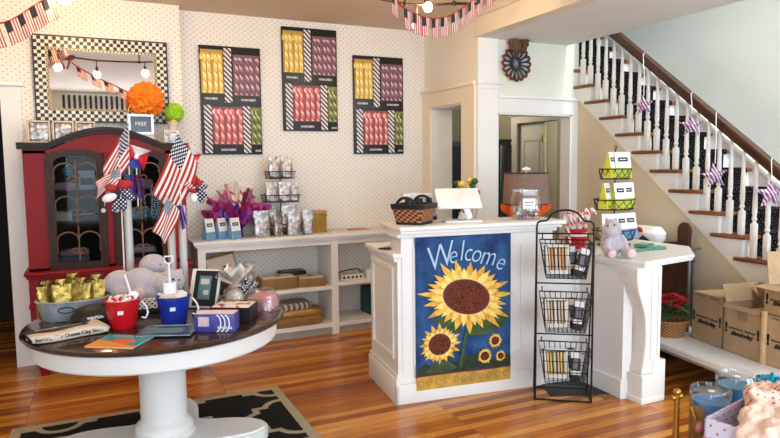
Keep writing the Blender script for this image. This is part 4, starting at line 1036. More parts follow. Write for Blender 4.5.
# clear tubes with flags, pinwheels, tinsel
def tube_thing(label, x, y, h):
    t = thing('clear_display_tube', label, 'tube', tt(x, y))
    b = MB(); b.lathe([(0, 0), (.024, 0), (.021, .003), (.021, h), (.0225, h), (.0225, .0)], seg=18); b.build('tube', 'clear_tube', t)
    b = MB(); b.cyl((0, 0, .004), (0, 0, h-.1), .012); b.build('white_rods', 'paper', t)
    b = MB(); b.cyl((0, 0, 0), (0, 0, .006), .035, .035, 20); b.build('foot', 'white_plastic', t)
tube_thing('tall clear tube holding flag sticks, left behind the hippo', .167, 3.84, .70)
tube_thing('clear tube of flag sticks, middle of three behind the hippo', .395, 3.83, .50)
tube_thing('clear tube of flag sticks, rightmost behind the hippo', .455, 3.80, .55)
def flag(label, base, top, A, D, wave=.012):
    """stick from base to top; cloth hangs from the top along direction d"""
    t = thing('stick_flag', label, 'flag', base)
    B, T = Vector(base), Vector(top)
    b = MB(); b.cyl((0, 0, 0), T-B, .0045, .004, 8); b.ell(T-B, .008, (0, 0, 0), 8, 6); b.build('stick', 'paper', t)
    A, D = Vector(A), Vector(D)
    def fn(u, v):
        p = (T-B) + A*(1-v) + D*u + Vector((A.x*.25, 0, .02))*math.sin(u*PI)*(1-v)
        return p + Vector((.3, -1, .25))*wave*math.sin(u*5+v*6)*(.4+u) + Vector((0, -.014, -.006))
    b = MB(); b.grid(fn, 20, 13); b.build('cloth', 'flag_cloth', t, solid=.0015)
flag('american stick flag flying left over the cabinet doors', (.167, 3.84, TT+.01), (.191, 3.84, 1.745), (-.006, 0, -.235), (-.135, -.04, -.235))
flag('largest american stick flag on the right, hanging full face', (.455, 3.80, TT+.01), (.452, 3.83, 1.69), (.108, .02, -.17), (-.15, -.04, -.33))
flag('small american stick flag hanging below the largest one', (.395, 3.83, TT+.01), (.372, 3.74, 1.33), (.065, 0, -.085), (-.085, -.02, -.18))
flag('small american stick flag drooping below the left flag', (.132, 3.785, TT), (.135, 3.79, 1.50), (0, 0, -.10), (-.12, -.03, -.07))
def pinwheel(label, c, r, s0):
    t = thing('pinwheel', label, 'pinwheel', c)
    for k, m in enumerate(('white', 'red_plastic', 'blue_plastic', 'red_plastic')):
        a = s0 + k*PI/2
        b = MB(); b.grid(lambda u, v: (r*(u*math.cos(a) - v*(1-u)*.9*math.sin(a)*1.0 - 0), -.012-.03*math.sin(u*2.5)*v, r*(u*math.sin(a) + v*(1-u)*.9*math.cos(a))), 8, 6); b.build('vane', m, t, solid=.0015)
    b = MB(); b.ell((0, -.02, 0), .012); b.build('hub', 'white_plastic', t)
    b = MB(); b.cyl((0, .005, 0), (0, .005, -.28), .004); b.build('stick', 'white_plastic', t)
pinwheel('red white and blue pinwheel beside the left flag', (.225, 3.86, 1.55), .085, .4)
pinwheel('red and blue pinwheel behind the largest flag', (.52, 3.88, 1.56), .075, .1)
M('tinsel', (86, 50, 130), .25, metal=.5, nz=(60, .6))
def tinsel(label, c, r, h, sd):
    rnd = random.Random(sd); b = MB(); n = 26
    b.cyl((0, 0, .0), (0, 0, .03), .014)
    for i in range(n):
        a, rr = rnd.uniform(0, 2*PI), r*rnd.uniform(.5, 1); b.m = i % 3
        b.tube([(0, 0, .02), (rr*.6*math.cos(a), rr*.6*math.sin(a), .03), (rr*math.cos(a), rr*math.sin(a), -h*rnd.uniform(.4, 1))], .004, 4)
    o = b.build('tinsel_tassel', ['tinsel', 'dark_red', 'blue_plastic'], None, c); tag(o, label, 'tassel')
tinsel('purple tinsel tassel on the left flag tube', (.205, 3.82, 1.42), .06, .12, 1)
tinsel('purple tinsel tassel below the largest flag', (.42, 3.76, 1.24), .055, .11, 2)
M('star_navy', (36, 40, 80), .7)
pm('star_ribbon', lambda nt: (lambda c: mixc(nt, dots(nt, c[1], c[3], .022, .0045), lin((30, 34, 74)), lin((230, 230, 234))))(coords(nt)), .7)
pm('stripe_ribbon', stripefn(((230, 222, 216), (172, 28, 38)), .02, 'x-z'), .7)
def rosette(label, c, r, sd):
    rnd = random.Random(sd); t = thing('ribbon_rosette', label, 'ribbon', c)
    for i in range(9):
        a = i*2.4+sd; q = r*rnd.uniform(.35, .7)
        b = MB(); b.ell((q*math.cos(a), -.012*(i % 3), q*math.sin(a)*1.3), (r*rnd.uniform(.35, .5), .014, r*rnd.uniform(.2, .3)), (0, -a+rnd.uniform(-.5, .5), 0), 12, 8); b.build('loop', ['star_ribbon', 'flag_red', 'star_ribbon', 'flag_red', 'white', 'star_ribbon', 'stripe_ribbon'][i % 7], t)
    b = MB(); b.ell((0, -.012, 0), (.016, .012, .016)); b.build('knot', 'star_navy', t)
M('flag_red', (172, 28, 38), .7)
rosette('navy and red star ribbon below the left flag', (.12, 3.77, 1.36), .085, .3)
rosette('navy and red ribbon right of the largest flag', (.545, 3.80, 1.36), .07, .9)
# ================================================================== ON AND AROUND THE COUNTER
LZC = 1.1185
# sunflower welcome banner (hangs from under the ledge, local frame of the counter)
def onface(name, label, cat):
    return thing(name, label, cat, (*c2w(.112, -.0135), .075), CR)
pm('banner_blue', lambda nt: mixc(nt, (noise_tex(nt, 7, detail=4) - .32)*2.6, lin((20, 44, 92)), lin((46, 98, 152))), .8)
pm('petal_gold', lambda nt: mixc(nt, (noise_tex(nt, 26) - .3)*2.4, lin((206, 138, 30)), lin((246, 208, 88))), .8)
pm('petal_pale', lambda nt: mixc(nt, (noise_tex(nt, 26) - .3)*2.4, lin((238, 190, 70)), lin((252, 230, 150))), .8)
pm('flower_disc', lambda nt: mixc(nt, (noise_tex(nt, 60) - .3)*2.4, lin((52, 20, 12)), lin((130, 56, 24))), .8)
M('banner_green', (62, 84, 44), .8, nz=(12, .4)); M('banner_border', (196, 152, 62), .8, nz=(14, .25)); M('banner_ground', (34, 50, 34), .8, nz=(20, .5))
bn = onface('welcome_banner', 'blue cloth banner with sunflowers hanging on the counter front', 'banner')
W, H = .665, .97
b = MB(); b.grid(lambda u, v: (u*W, -.001 - .003*math.sin(u*7+v*3), v*H), 20, 24); b.build('cloth', 'banner_blue', bn, solid=.002)
L0 = -.0065
M('pale_blue_paint', (176, 206, 228), .8)
def layer(name, poly, m, k, parent=bn):
    b = MB(); b.prism(poly, L0-.0006*k-.0004, L0-.0006*k, 'xz'); return b.build(name, m, parent)
layer('border', [(0, .0), (W, .0), (W, .085), (.45, .082), (.2, .09), (0, .085)], 'banner_border', 1)
layer('border_line', [(0, .088), (W, .086), (W, .096), (0, .10)], 'dark_red', 2)
layer('painted_ground', [(0, .10), (W, .096), (W, .16), (.60, .18), (.55, .14), (.46, .23), (.40, .19), (.33, .20), (.27, .16), (.2, .18), (.12, .14), (.06, .17), (0, .13)], 'banner_ground', 2)
layer('stem', [(.29, .12), (.315, .12), (.345, .30), (.38, .46), (.36, .46), (.325, .30)], 'banner_green', 3)
layer('leaf', [(.34, .33), (.40, .40), (.50, .43), (.60, .43), (.655, .455), (.62, .37), (.54, .325), (.44, .315)], 'banner_green', 4)
layer('leaf', [(.32, .35), (.27, .43), (.18, .46), (.11, .45), (.17, .40), (.24, .36)], 'banner_green', 4)
layer('leaf', [(.06, .11), (.12, .17), (.22, .17), (.28, .12), (.18, .10)], 'banner_green', 4)
def sunflower(cx, cz, R0, r0, n, k, sx=1, tilt=0, name='sunflower', sd=1):
    rnd = random.Random(sd)
    def star(R_, r_, off, nn):
        q = []
        for i in range(nn):
            a0 = 2*PI*(i+off)/nn; rr = R_*rnd.uniform(.86, 1.08); w = PI/nn
            for da, q_ in ((-w, r_), (-w*.55, r_+(rr-r_)*.55), (0, rr), (w*.55, r_+(rr-r_)*.55)):
                x, z = sx*q_*math.cos(a0+da), q_*math.sin(a0+da)
                q.append((cx + x*math.cos(tilt) - z*math.sin(tilt), cz + x*math.sin(tilt) + z*math.cos(tilt)))
        return q
    f = layer(name, star(R0, r0*1.15, 0, n), 'petal_gold', k)
    layer('inner_petals', star(R0*.86, r0*1.05, .5, n), 'petal_pale', k+1, f)
    layer('dark_ring', [(cx + sx*1.05*r0*1.12*math.cos(a)*math.cos(tilt) - r0*1.12*math.sin(a)*math.sin(tilt), cz + sx*1.05*r0*1.12*math.cos(a)*math.sin(tilt) + r0*1.12*math.sin(a)*math.cos(tilt)) for a in [i*PI/14 for i in range(28)]], 'dark_red', k+2, f)
    layer('seed_disc', [(cx + sx*r0*math.cos(a)*math.cos(tilt) - r0*math.sin(a)*math.sin(tilt), cz + sx*r0*math.cos(a)*math.sin(tilt) + r0*math.sin(a)*math.cos(tilt)) for a in [i*PI/14 for i in range(28)]], 'flower_disc', k+3, f)
sunflower(.345, .575, .235, .10, 19, 6, 1.42, R(-14), 'large_sunflower', 1)
bpy.data.objects['large_sunflower'].scale = (1, 1, 1)
sunflower(.158, .285, .135, .062, 16, 6, 1.05, 0, 'medium_sunflower', 2)
for cx, cz, r in ((.55, .27, .052), (.475, .175, .056), (.59, .165, .04)): sunflower(cx, cz, r, r*.48, 13, 6, 1, 0, 'small_sunflower', int(cx*99))
b = MB()
for ch, x, z, a, s in zip('Welcome', (.155, .245, .305, .35, .41, .495, .585), (.835, .845, .865, .855, .845, .825, .785), (14, 8, 3, 0, -5, -10, -18), (.22, .17, .19, .17, .17, .18, .17)):
    b.text(ch, s, Matrix.Translation((x, L0-.002, z)) @ Matrix.Rotation(R(a), 4, 'Y').inverted() @ Matrix.Rotation(PI/2, 4, 'X') @ Matrix.Diagonal((.82, 1, 1, 1)), .0004, shear=.25, bold=-.002)
b.build('lettering', 'pale_blue_paint', bn)
b = MB()
for i in range(11): b.tube([(.03+.06*i + .02*math.cos(v), L0-.0015, .045+.018*math.sin(v)) for v in (0, .8, 1.6, 2.4, 3.2, 4.0, 4.8)], .0025, 4)
b.build('border_scroll', 'kraft', bn)

# woven basket
pm('weave', lambda nt: (lambda c: mixc(nt, ((((c[1] + c[2])*(1/.021)).floor() + (c[3]*(1/.0135)).floor())*.5).fr().gt(.25), lin((186, 124, 78)), lin((58, 33, 22))))(coords(nt)), .6)
t = thing('woven_basket', 'brown woven basket with black rim on the counter ledge', 'basket', (1.83, 3.525, LZC), R(38))
b = MB(); loft(b, [(0, 0, 0, .10, .085), (0, 0, .008, .102, .087), (0, 0, .105, .128, .108), (0, 0, .105, .118, .098), (0, 0, .02, .09, .075)], 40, 9); b.build('body', 'weave', t)
b = MB(); loft(b, [(0, 0, .098, .131, .111), (0, 0, .128, .136, .116), (0, 0, .128, .122, .102), (0, 0, .098, .118, .098)], 40, 9, cap=False); b.build('rim', 'black', t)
b = MB(); loft(b, [(0, 0, 0, .104, .089), (0, 0, .016, .105, .09)], 40, 9); b.build('base_band', 'black', t)
for s in (-1, 1):
    b = MB(); b.tube([(s*.128, y, .118+z) for y, z in arc(0, 0, .062, 180, 0, 12, .052)], .009, 8); b.build('handle', 'black', t)
# point of sale screen
t = thing('sales_terminal', 'white tilted sales screen with its back turned on the ledge', 'screen', (2.15, 3.475, LZC), R(-20))
b = MB(); b.bx(-.12, .12, -.075, .075, 0, .012, .004); b.build('base_plate', 'white_plastic', t)
b = MB(); b.box((.03, -.0, .085), (.042, .022, .15), (R(8), R(-22), 0), bev=.008); b.build('stand', 'white_plastic', t)
TS = Matrix.Translation((-.02, .02, .150)) @ Matrix.Rotation(R(-52), 4, 'X')
b = MB(); b.box((0, 0, 0), (.29, .020, .19), bev=.008, mx=TS); b.build('screen_shell', 'white_plastic', t)
b = MB(); b.box((0, .0105, 0), (.27, .002, .17), mx=TS); b.build('display', 'black_gloss', t)
t = thing('card_reader', 'small black card reader between basket and sales screen', 'card reader', (2.0, 3.62, LZC), R(30))
b = MB(); b.box((0, 0, .04), (.075, .05, .075), (R(-12), 0, 0), bev=.006); b.build('body', 'black', t)
b = MB(); b.box((0, -.027, .052), (.05, .004, .03), (R(-12), 0, 0)); b.build('display', 'blue_bag', t)
# things on the low desk behind the ledge
DZ = .9505
def label_carton(label, x, y, w):
    t = thing('label_carton', label, 'box', (x, y, DZ), R(-12))
    MB().bx(-w/2, w/2, -.05, .05, 0, .345, .004).build('carton', 'white', t)
    MB().bx(-w*.36, w*.36, -.052, -.0495, .287, .317).build('black_label', 'black', t)
for x, w, l in ((1.89, .055, 'narrow white carton with black label at the desk end behind the basket'), (1.965, .085, 'wide white carton with black label in the middle behind the basket'), (2.04, .055, 'white carton with black label nearest the sales screen')):
    label_carton(l, x, 3.765 - (x-1.89)*.12, w)
t = thing('flower_vase', 'small vase of yellow and red flowers behind the sales screen', 'vase', (2.36, 3.78, DZ))
b = MB(); b.lathe([(0, 0), (.04, 0), (.055, .06), (.05, .15), (.035, .19), (.04, .20), (.03, .19), (0, .18)]); b.build('vase', 'white', t)
M('yellow_flower', (226, 196, 80), .8)
rnd = random.Random(5)
for i in range(16):
    a, r, z = rnd.uniform(0, 2*PI), rnd.uniform(.02, .10), rnd.uniform(.30, .43)
    p = (r*math.cos(a), r*math.sin(a)*.8, z)
    b = MB(); pom_mesh(b, p, .024, .3, .8, 10, 7, i); b.tube([(0, 0, .17), (p[0]*.5, p[1]*.5, z*.7), p], .003, 4); b.build('flower_stem', ['yellow_flower', 'green_leaf', 'yellow_flower', 'red_petal', 'green_leaf'][i % 5], t)
t = thing('desk_lamp', 'lamp with brown drum shade and white finial behind the jar', 'lamp', (2.86, 3.735, DZ))
b = MB(); b.lathe([(0, 0), (.07, 0), (.07, .015), (.02, .03), (.018, .20), (.012, .36), (0, .36)]); b.build('base', 'bronze', t)
pm('shade_cloth', lambda nt: mixc(nt, noise_tex(nt, 90), lin((92, 72, 64)), lin((158, 130, 116))), .9)
b = MB(); b.lathe([(.158, .245), (.168, .245), (.158, .47), (.150, .47), (.158, .245)], seg=40); b.build('shade', 'shade_cloth', t)
b = MB()
for z, r in ((.247, .167), (.468, .158)): b.tube([(r*math.cos(R(a)), r*math.sin(R(a)), z) for a in range(0, 360, 12)], .004, 5, True)
b.build('shade_trim', 'dark_wood', t)
b = MB(); b.cyl((0, 0, .36), (0, 0, .49), .004); b.box((0, 0, .46), (.30, .008, .004)); b.ell((-.018, 0, .497), (.02, .012, .012)); b.ell((.018, 0, .497), (.02, .012, .012)); b.ell((0, 0, .505), .011); b.build('finial', 'white', t)
b = MB()
b.grid(lambda u, v: ((.075+.125*v*(1+.06*math.sin(u*2*PI*9)))*math.cos(u*2*PI), (.060+.072*v*(1+.06*math.sin(u*2*PI*9)))*math.sin(u*2*PI), .06 + .165*v**.6 - .025*v*math.sin(u*2*PI*21)), 90, 6)
o = b.build('orange_ruffle', 'orange_deep', None, (2.86, 3.735, DZ), solid=.002); tag(o, 'orange tissue ruffle wrapped round the lamp base', 'tissue')
# candy jar
t = thing('candy_jar', 'square glass jar of wrapped candy with a white label', 'jar', (2.60, 3.40, LZC), R(-20))
b = MB(); loft(b, [(0, 0, 0, .082, .075), (0, 0, .012, .086, .079), (0, 0, .150, .086, .079), (0, 0, .17, .076, .070), (0, 0, .192, .078, .072)], 32, 6); b.build('glass', 'clear_lid', t)
b = MB(); loft(b, [(0, 0, .190, .082, .076), (0, 0, .2, .082, .076)], 32, 6); b.build('lid', 'glass', t)
b = MB(); b.box((0, -.0805, .11), (.085, .002, .068)); b.build('label', 'white', t)
b = MB(); b.box((0, -.082, .118), (.06, .001, .006)); b.box((0, -.082, .100), (.05, .001, .005)); b.build('label_lettering', 'cloth_grey', t)
f = MB(); rnd = random.Random(8)
for i in range(150):
    f.m = i % 5; x, y, z = rnd.uniform(-.068, .068), rnd.uniform(-.062, .062), rnd.uniform(.014, .085)
    f.ell((x, y, z), (.013, .010, .009), (rnd.random()*3, rnd.random()*3, 0), 7, 5)
o = f.build('wrapped_candy', ['white', 'cloth_pink', 'yellow_flower', 'teal', 'red_petal'], None, (2.60, 3.40, LZC+.001), (0, 0, R(-20))); o['kind'] = 'stuff'; tag(o, 'assorted wrapped candies inside the square glass jar', 'candy')
# phone on the desk corner
o = MB().bx(-.04, .04, -.07, .07, 0, .010, .004).build('mobile_phone', 'black_gloss', None, (1.715, 3.66, DZ), (0, 0, R(-60))); tag(o, 'black phone lying on the lower desk corner', 'phone')
# candy canes in a red tin
t = thing('red_tin', 'red tin holding striped candy sticks behind the wire rack', 'tin', (3.01, 3.37, .8885))
b = MB(); b.lathe([(0, 0), (.07, 0), (.075, .15), (.07, .152), (.066, .01), (0, .01)]); b.build('tin', 'red_plastic', t)
b = MB(); b.lathe([(.0735, .10), (.078, .10), (.079, .125), (.0745, .125)]); b.build('white_band', 'white', t)
rnd = random.Random(4); cs = None
CW = ['leaning far left', 'leaning left', 'second from left', 'left of the middle', 'at the middle front', 'at the middle back', 'right of the middle', 'second from right', 'leaning right', 'leaning far right', 'at the back left', 'at the back right']
for i in range(12):
    x = -.055 + .01*i; y = rnd.uniform(-.04, .04); tx = (x)*1.3; h = rnd.uniform(.24, .275)
    b = MB(); b.tube([(0, 0, 0), (tx*.4, 0, h*.5), (tx, 0, h*.86), (tx+.012, 0, h*.97), (tx+.03, -.004, h), (tx+.046, -.006, h*.94), (tx+.05, -.006, h*.88)], .0085, 7)
    o = b.build('candy_cane', 'candy_red_white', None, (3.01+x, 3.37+y, .8985)); tag(o, 'red and white candy cane in the red tin, ' + CW[i], 'candy cane', 'candy canes in the red tin')
# three tier wire stand on the wing
t = thing('basket_tower', 'three tier black wire basket tower on the counter wing', 'stand', (3.42, 3.43, .8885))
def ring_basket(b, z, r0, r1, h):
    for zz, r in ((z, r0), (z+h, r1)): b.tube([(r*math.cos(R(a)), r*.8*math.sin(R(a)), zz) for a in range(0, 360, 12)], .0045, 5, True)
    for i in range(14):
        a0 = 2*PI*i/14
        b.tube([((r0+(r1-r0)*v)*math.cos(a0 + .45*math.sin(v*PI/2)), .8*(r0+(r1-r0)*v)*math.sin(a0 + .45*math.sin(v*PI/2)), z+h*v) for v in (0, .25, .5, .75, 1)], .0025, 4)
        b.tube([((r0+(r1-r0)*v)*math.cos(a0 - .45*math.sin(v*PI/2)), .8*(r0+(r1-r0)*v)*math.sin(a0 - .45*math.sin(v*PI/2)), z+h*v) for v in (0, .25, .5, .75, 1)], .0025, 4)
    for i in range(6): b.tube([(-r0*math.cos(i*PI/6), -.8*r0*math.sin(i*PI/6), z), (r0*math.cos(i*PI/6), .8*r0*math.sin(i*PI/6), z)], .0025, 4)
for z, r in ((.045, .165), (.265, .16), (.485, .125)):
    b = MB(); ring_basket(b, z, r*.88, r, .07); b.build('wire_basket', 'black_metal', t)
b = MB(); b.cyl((0, 0, 0), (0, 0, .70), .005); b.tube([(.012*math.cos(R(a)), 0, .71+.012*math.sin(R(a))) for a in range(0, 360, 30)], .003, 5, True)
b.tube([(.12*math.cos(R(a)), .1*math.sin(R(a)), .005) for a in range(0, 360, 15)], .005, 5, True); b.box((0, 0, .005), (.24, .008, .008)); b.build('post', 'black_metal', t)
M('lime_bag', (186, 200, 60), .6); M('yellow_bag', (206, 204, 50), .6)
G = 'chocolate bags in the basket tower'
for x, y, z, rz, c, w, l in ((-.065, -.02, .488, .7, 'yellow_bag', .09, 'yellow sided bag turned sideways on the top tier'), (.03, -.03, .488, .15, 'lime_bag', .125, 'lime and white bag facing front on the top tier'),
        (-.105, -.02, .268, .75, 'yellow_bag', .09, 'yellow sided bag at the left of the middle tier'), (-.01, -.05, .268, .25, 'lime_bag', .10, 'lime and white bag at the centre of the middle tier'), (.095, -.02, .268, .1, 'lime_bag', .10, 'lime and white bag at the right of the middle tier'),
        (-.095, -.05, .048, .0, 'cloth_cream', .115, 'white bag with black label at the left of the bottom tier'), (.01, -.05, .048, .3, 'blue_bag', .09, 'blue sided bag at the centre of the bottom tier'), (.105, -.04, .048, .35, 'blue_bag', .11, 'blue sided bag at the right of the bottom tier')):
    gable_bag(l, (3.42+x, 3.43+y, .8885+z+.003), rz-.35, c, w, .185, .07, G)
# hippo on the wing corner
hp = plush('hippo_plush', 'grey pink hippo plush sitting at the corner of the counter wing', 'plush toy', (3.005, 3.03, .8885), R(-20),
      [((0, 0, .065), (.062, .055, .065), Z3), ((-.012, -.03, .155), (.05, .045, .048), Z3), ((-.038, -.055, .145), (.042, .036, .034), Z3), ((.02, .0, .198), (.012, .010, .014), Z3), ((-.03, .0, .198), (.012, .010, .014), Z3),
       ((.055, -.03, .075), (.022, .022, .05), (0, R(-20), 0)), ((-.05, -.04, .07), (.022, .022, .045), (0, R(20), 0)), ((-.045, -.075, .03), (.03, .045, .026), Z3), ((.05, -.08, .03), (.032, .045, .028), Z3)],
      [('foot_pad', 'plush_pink', lambda b: b.ell((.055, -.122, .03), (.026, .009, .023))), ('foot_pad', 'plush_pink', lambda b: b.ell((-.05, -.117, .028), (.024, .009, .021))), ('eye', 'black_gloss', lambda b: b.ell((-.02, -.072, .178), .005)), ('eye', 'black_gloss', lambda b: b.ell((-.056, -.07, .174), .005))], vox=.006)
hp.scale = (1.18, 1.18, 1.18)
M('green_packet', (74, 130, 110), .35, nz=(30, .35))
for x, y, z, rz, w, d, l in ((3.27, 3.10, 0, .2, .17, .07, 'narrow green packet lying nearest the hippo on the wing'), (3.47, 3.14, 0, -.15, .18, .11, 'wide green packet lying in the middle of the wing'), (3.43, 3.16, .0205, .35, .13, .09, 'small green packet stacked on the wide one')):
    t = thing('green_packet', l, 'packet', (x, y, .8885+z), rz)
    MB().bx(-w/2, w/2, -d/2, d/2, 0, .02, .005).build('packet', 'green_packet', t)
    MB().bx(-w*.3, w*.2, -d*.3, d*.3, .019, .0212).build('label', 'cloth_cream', t)

# ------------------------------------------------------------------ wire rack with three baskets
RK = R(-36)
t = thing('wire_rack', 'black three basket wire floor rack before the counter', 'rack', (2.60, 3.005, 0), RK)
b = MB()
top = [(-.17, 0, 0), (-.17, 0, 1.10), (-.165, 0, 1.125), (-.15, 0, 1.135), (-.11, 0, 1.14)] + [(x, 0, z) for x, z in arc(0, 1.14, .10, 180, 0, 12, .065)][1:-1] + [(.11, 0, 1.14), (.15, 0, 1.135), (.165, 0, 1.125), (.17, 0, 1.10), (.17, 0, 0)]
b.tube(top, .0065, 7); b.build('front_frame', 'black_metal', t)
b = MB(); b.tube([(-.17, 0, .006), (.17, 0, .006), (.17, .22, .006), (-.17, .22, .006)], .0065, 6, True)
for s in (-1, 1): b.tube([(s*.17, .22, .006), (s*.17, .02, 1.0)], .005, 6)
b.build('base_frame', 'black_metal', t)
for z in (.43, .75, 1.06):
    b = MB(); b.tube([(-.17, -.0, z), (.17, -.0, z)], .005, 6); b.build('cross_bar', 'black_metal', t)
def wire_basket(b, z, h, n=9):
    w0, w1, d0, d1 = .115, .15, .07, .10; yc = -.035
    def lv(v): k = v; return (w0+(w1-w0)*k, d0+(d1-d0)*k, z+h*k)
    for v in (0, .34, .67, 1):
        w, d, zz = lv(v); b.tube([(-w, yc-d, zz), (w, yc-d, zz), (w, yc+d, zz), (-w, yc+d, zz)], .004 if v == 1 else .0028, 4, True)
    for i in range(n+1):
        u = -1+2*i/n
        b.tube([(u*w1, yc-d1, z+h), (u*w0, yc-d0, z), (u*w0, yc+d0, z), (u*w1, yc+d1, z+h)], .0026, 4)
    for i in range(1, 5):
        u = -1+2*i/5
        b.tube([(-w1, yc+u*d1, z+h), (-w0, yc+u*d0, z), (w0, yc+u*d0, z), (w1, yc+u*d1, z+h)], .0026, 4)
    for s in (-1, 1): b.tube([(s*w1*.9, yc+d1, z+h), (s*w1*.9, 0, z+h+.015), (s*w1*.9, .004, z+h+.045)], .004, 5)
for z in (.15, .47, .80):
    b = MB(); wire_basket(b, z, .215); b.build('wire_basket', 'black_metal', t)
def r2w(x, y): return (2.60 + x*math.cos(RK) - y*math.sin(RK), 3.005 + x*math.sin(RK) + y*math.cos(RK))
M('candy_tan', (214, 178, 130), .5); M('candy_orange', (226, 140, 70), .5)
def stick_box(label, x, y, z, tilt, cols, w=.13):
    t = thing('candy_stick_box', label, 'box', (*r2w(x, y), z), RK + R(8))
    T = Matrix.Rotation(R(tilt), 4, 'X')
    b = MB(); b.box((0, 0, .09), (w, .05, .18), mx=T); b.build('tray', 'black', t)
    b = MB()
    for px, pz, dx, dz in ((-w/2+.006, .09, .012, .18), (w/2-.006, .09, .012, .18), (0, .172, w, .016), (0, .012, w, .024)): b.box((px, -.026, pz), (dx, .006, dz), mx=T)
    b.build('paper_border', 'paper', t)
    for i in range(6):
        b = MB(); b.box((-w/2+.02 + (w-.04)*i/5, -.028, .09), ((w-.03)/6*.75, .008, .135), bev=.003, mx=T); b.build('candy_stick', cols[i % len(cols)], t)
def bar_box(label, x, y, z, ry, rx):
    t = thing('black_candy_box', label, 'box', (*r2w(x, y), z), RK + R(-6))
    T = Matrix.Rotation(R(ry), 4, 'Y') @ Matrix.Rotation(R(rx), 4, 'X')
    b = MB(); b.box((0, 0, .09), (.058, .05, .18), bev=.002, mx=T); b.build('box', 'black', t)
    b = MB(); b.box((0, -.026, .158), (.056, .003, .036), mx=T); b.build('upper_label', 'white', t)
    b = MB(); b.box((0, -.026, .052), (.056, .003, .024), mx=T); b.build('lower_label', 'white', t)
    b = MB(); b.box((0, -.026, .105), (.03, .003, .06), mx=T); b.build('window', 'cloth_grey', t)
for z, c, n, ry in ((.805, ('candy_tan', 'candy_orange', 'cloth_cream'), 'top', 16), (.475, ('cloth_cream', 'candy_tan', 'paper'), 'middle', 6), (.155, ('candy_tan', 'yellow_flower', 'cloth_cream'), 'bottom', 0)):
    stick_box('open box of pale candy sticks in the %s rack basket' % n, -.045, -.045, z+.008, -16, c, .145)
    bar_box('black box with white labels in the %s rack basket' % n, .068, -.055, z, ry, -12)
    bar_box('black box with white labels at the back of the %s rack basket' % n, .05, .015, z, -4, -4)
o = MB().bx(-.24, .24, -.16, .16, 0, .006, .002).build('floor_mat', 'black', None, (2.87, 3.16, .0005), (0, 0, R(-22))); tag(o, 'black mat lying on the floor behind the wire rack', 'mat')
o = MB().bx(-.07, .07, -.05, .05, 0, .004).build('floor_register', 'kraft', None, (2.93, 2.93, .0005), (0, 0, R(-10))); tag(o, 'small brown floor register beside the wire rack', 'register')
# ================================================================== CARTONS, PLANT, CHAIR ON THE PLATFORM
PZ = .2505
def carton(label, ymid, xmid, L, D, h, rz, z=PZ, flaps=(), texts=True, tape=False, sub=None):
    """local x: into the wall, local y: along the platform; face at -x"""
    t = thing('cardboard_box', label, 'box', (xmid, ymid, z), rz)
    b = MB(); w = .004
    b.bx(-D/2, D/2, -L/2, L/2, 0, w); b.bx(-D/2, -D/2+w, -L/2, L/2, 0, h); b.bx(D/2-w, D/2, -L/2, L/2, 0, h); b.bx(-D/2, D/2, -L/2, -L/2+w, 0, h); b.bx(-D/2, D/2, L/2-w, L/2, 0, h)
    if not flaps: b.bx(-D/2, D/2, -L/2, L/2, h-w, h)
    b.build('carton', 'cardboard', t)
    for c, d, r in flaps:
        b = MB(); b.box(c, d, r); b.build('flap', 'cardboard', t)
    def TX(y, zz): return Matrix.Translation((-D/2-.0008, y, zz)) @ Matrix.Rotation(-PI/2, 4, 'Z') @ Matrix.Rotation(PI/2, 4, 'X')
    if texts:
        b = MB(); b.text("Anouchon's Optimum", L*.082, TX(0, h*.52), .0004, shear=.2, bold=.0006); b.build('printed_line', 'ink', t)
        b = MB(); b.text('#andoday', L*.145, TX(0, h*.42), .0004, shear=.3, bold=.002); b.build('printed_name', 'ink', t)
        for s in (-1, 1):
            b = MB(); b.text('!', L*.30, TX(s*L*.43, h*.5), .0004, bold=.004); b.build('exclamation_mark', 'ink', t)
            b = MB(); scribble(b, TX(s*L*.24, h*.95), L*.3, L*.035, 9, 7+s, .0005); b.build('printed_edge_line', 'ink', t)
    if tape:
        b = MB(); b.bx(-D/2-.0012, -D/2, -.04, .035, h*.72, h); b.build('tape', 'tape', t)
    return t
carton('closed cardboard box at the far end, beside the poinsettia basket', 2.862, 3.885, .292, .285, .335, R(-13))
D2, L2, h2 = .30, .282, .318
carton('open cardboard box in the middle with one flap raised', 2.575, 3.838, L2, D2, h2, R(-8), tape=True,
       flaps=(((-D2/2-.01, 0, h2-.012), (.004, L2*.98, .03), (0, R(20), 0)), ((D2/2+.0-.03, .0, h2+.055), (.004, L2*.98, .13), (0, R(-28), 0)), ((0, L2/2+.012, h2+.058), (D2*.96, .12, .004), (R(72), 0, 0)), ((.0, -L2/2+.035, h2-.02), (D2*.96, .09, .004), (R(30), 0, 0))))
carton('cardboard box nearest the camera carrying another box', 2.262, 3.80, .30, .30, .312, R(-6))
D4, L4, h4 = .29, .29, .175
carton('open cardboard box stacked on top of the nearest one', 2.30, 3.82, L4, D4, h4, R(-6), z=PZ+.3125,
       flaps=(((-D4/2-.05, 0, h4+.0), (.11, L4*.98, .004), (0, R(-4), 0)), ((.0, L4/2-.012, h4+.10), (D4*.96, .004, .20), (R(-7), 0, 0)), ((D4/2-.02, -.02, h4+.09), (.004, L4*.9, .18), (0, R(-8), 0)), ((0, -L4/2-.04, h4-.01), (D4*.9, .09, .004), (R(10), 0, 0))))
# cream divider strip between cartons
o = MB().bx(-.012, .012, -.012, .012, 0, .33, .002).build('wooden_strip', 'candy_tan' if 'candy_tan' in MATS else 'paper', None, (3.655, 2.428, PZ), (0, 0, R(-6))); tag(o, 'pale wooden strip standing between the middle and nearest boxes', 'strip')
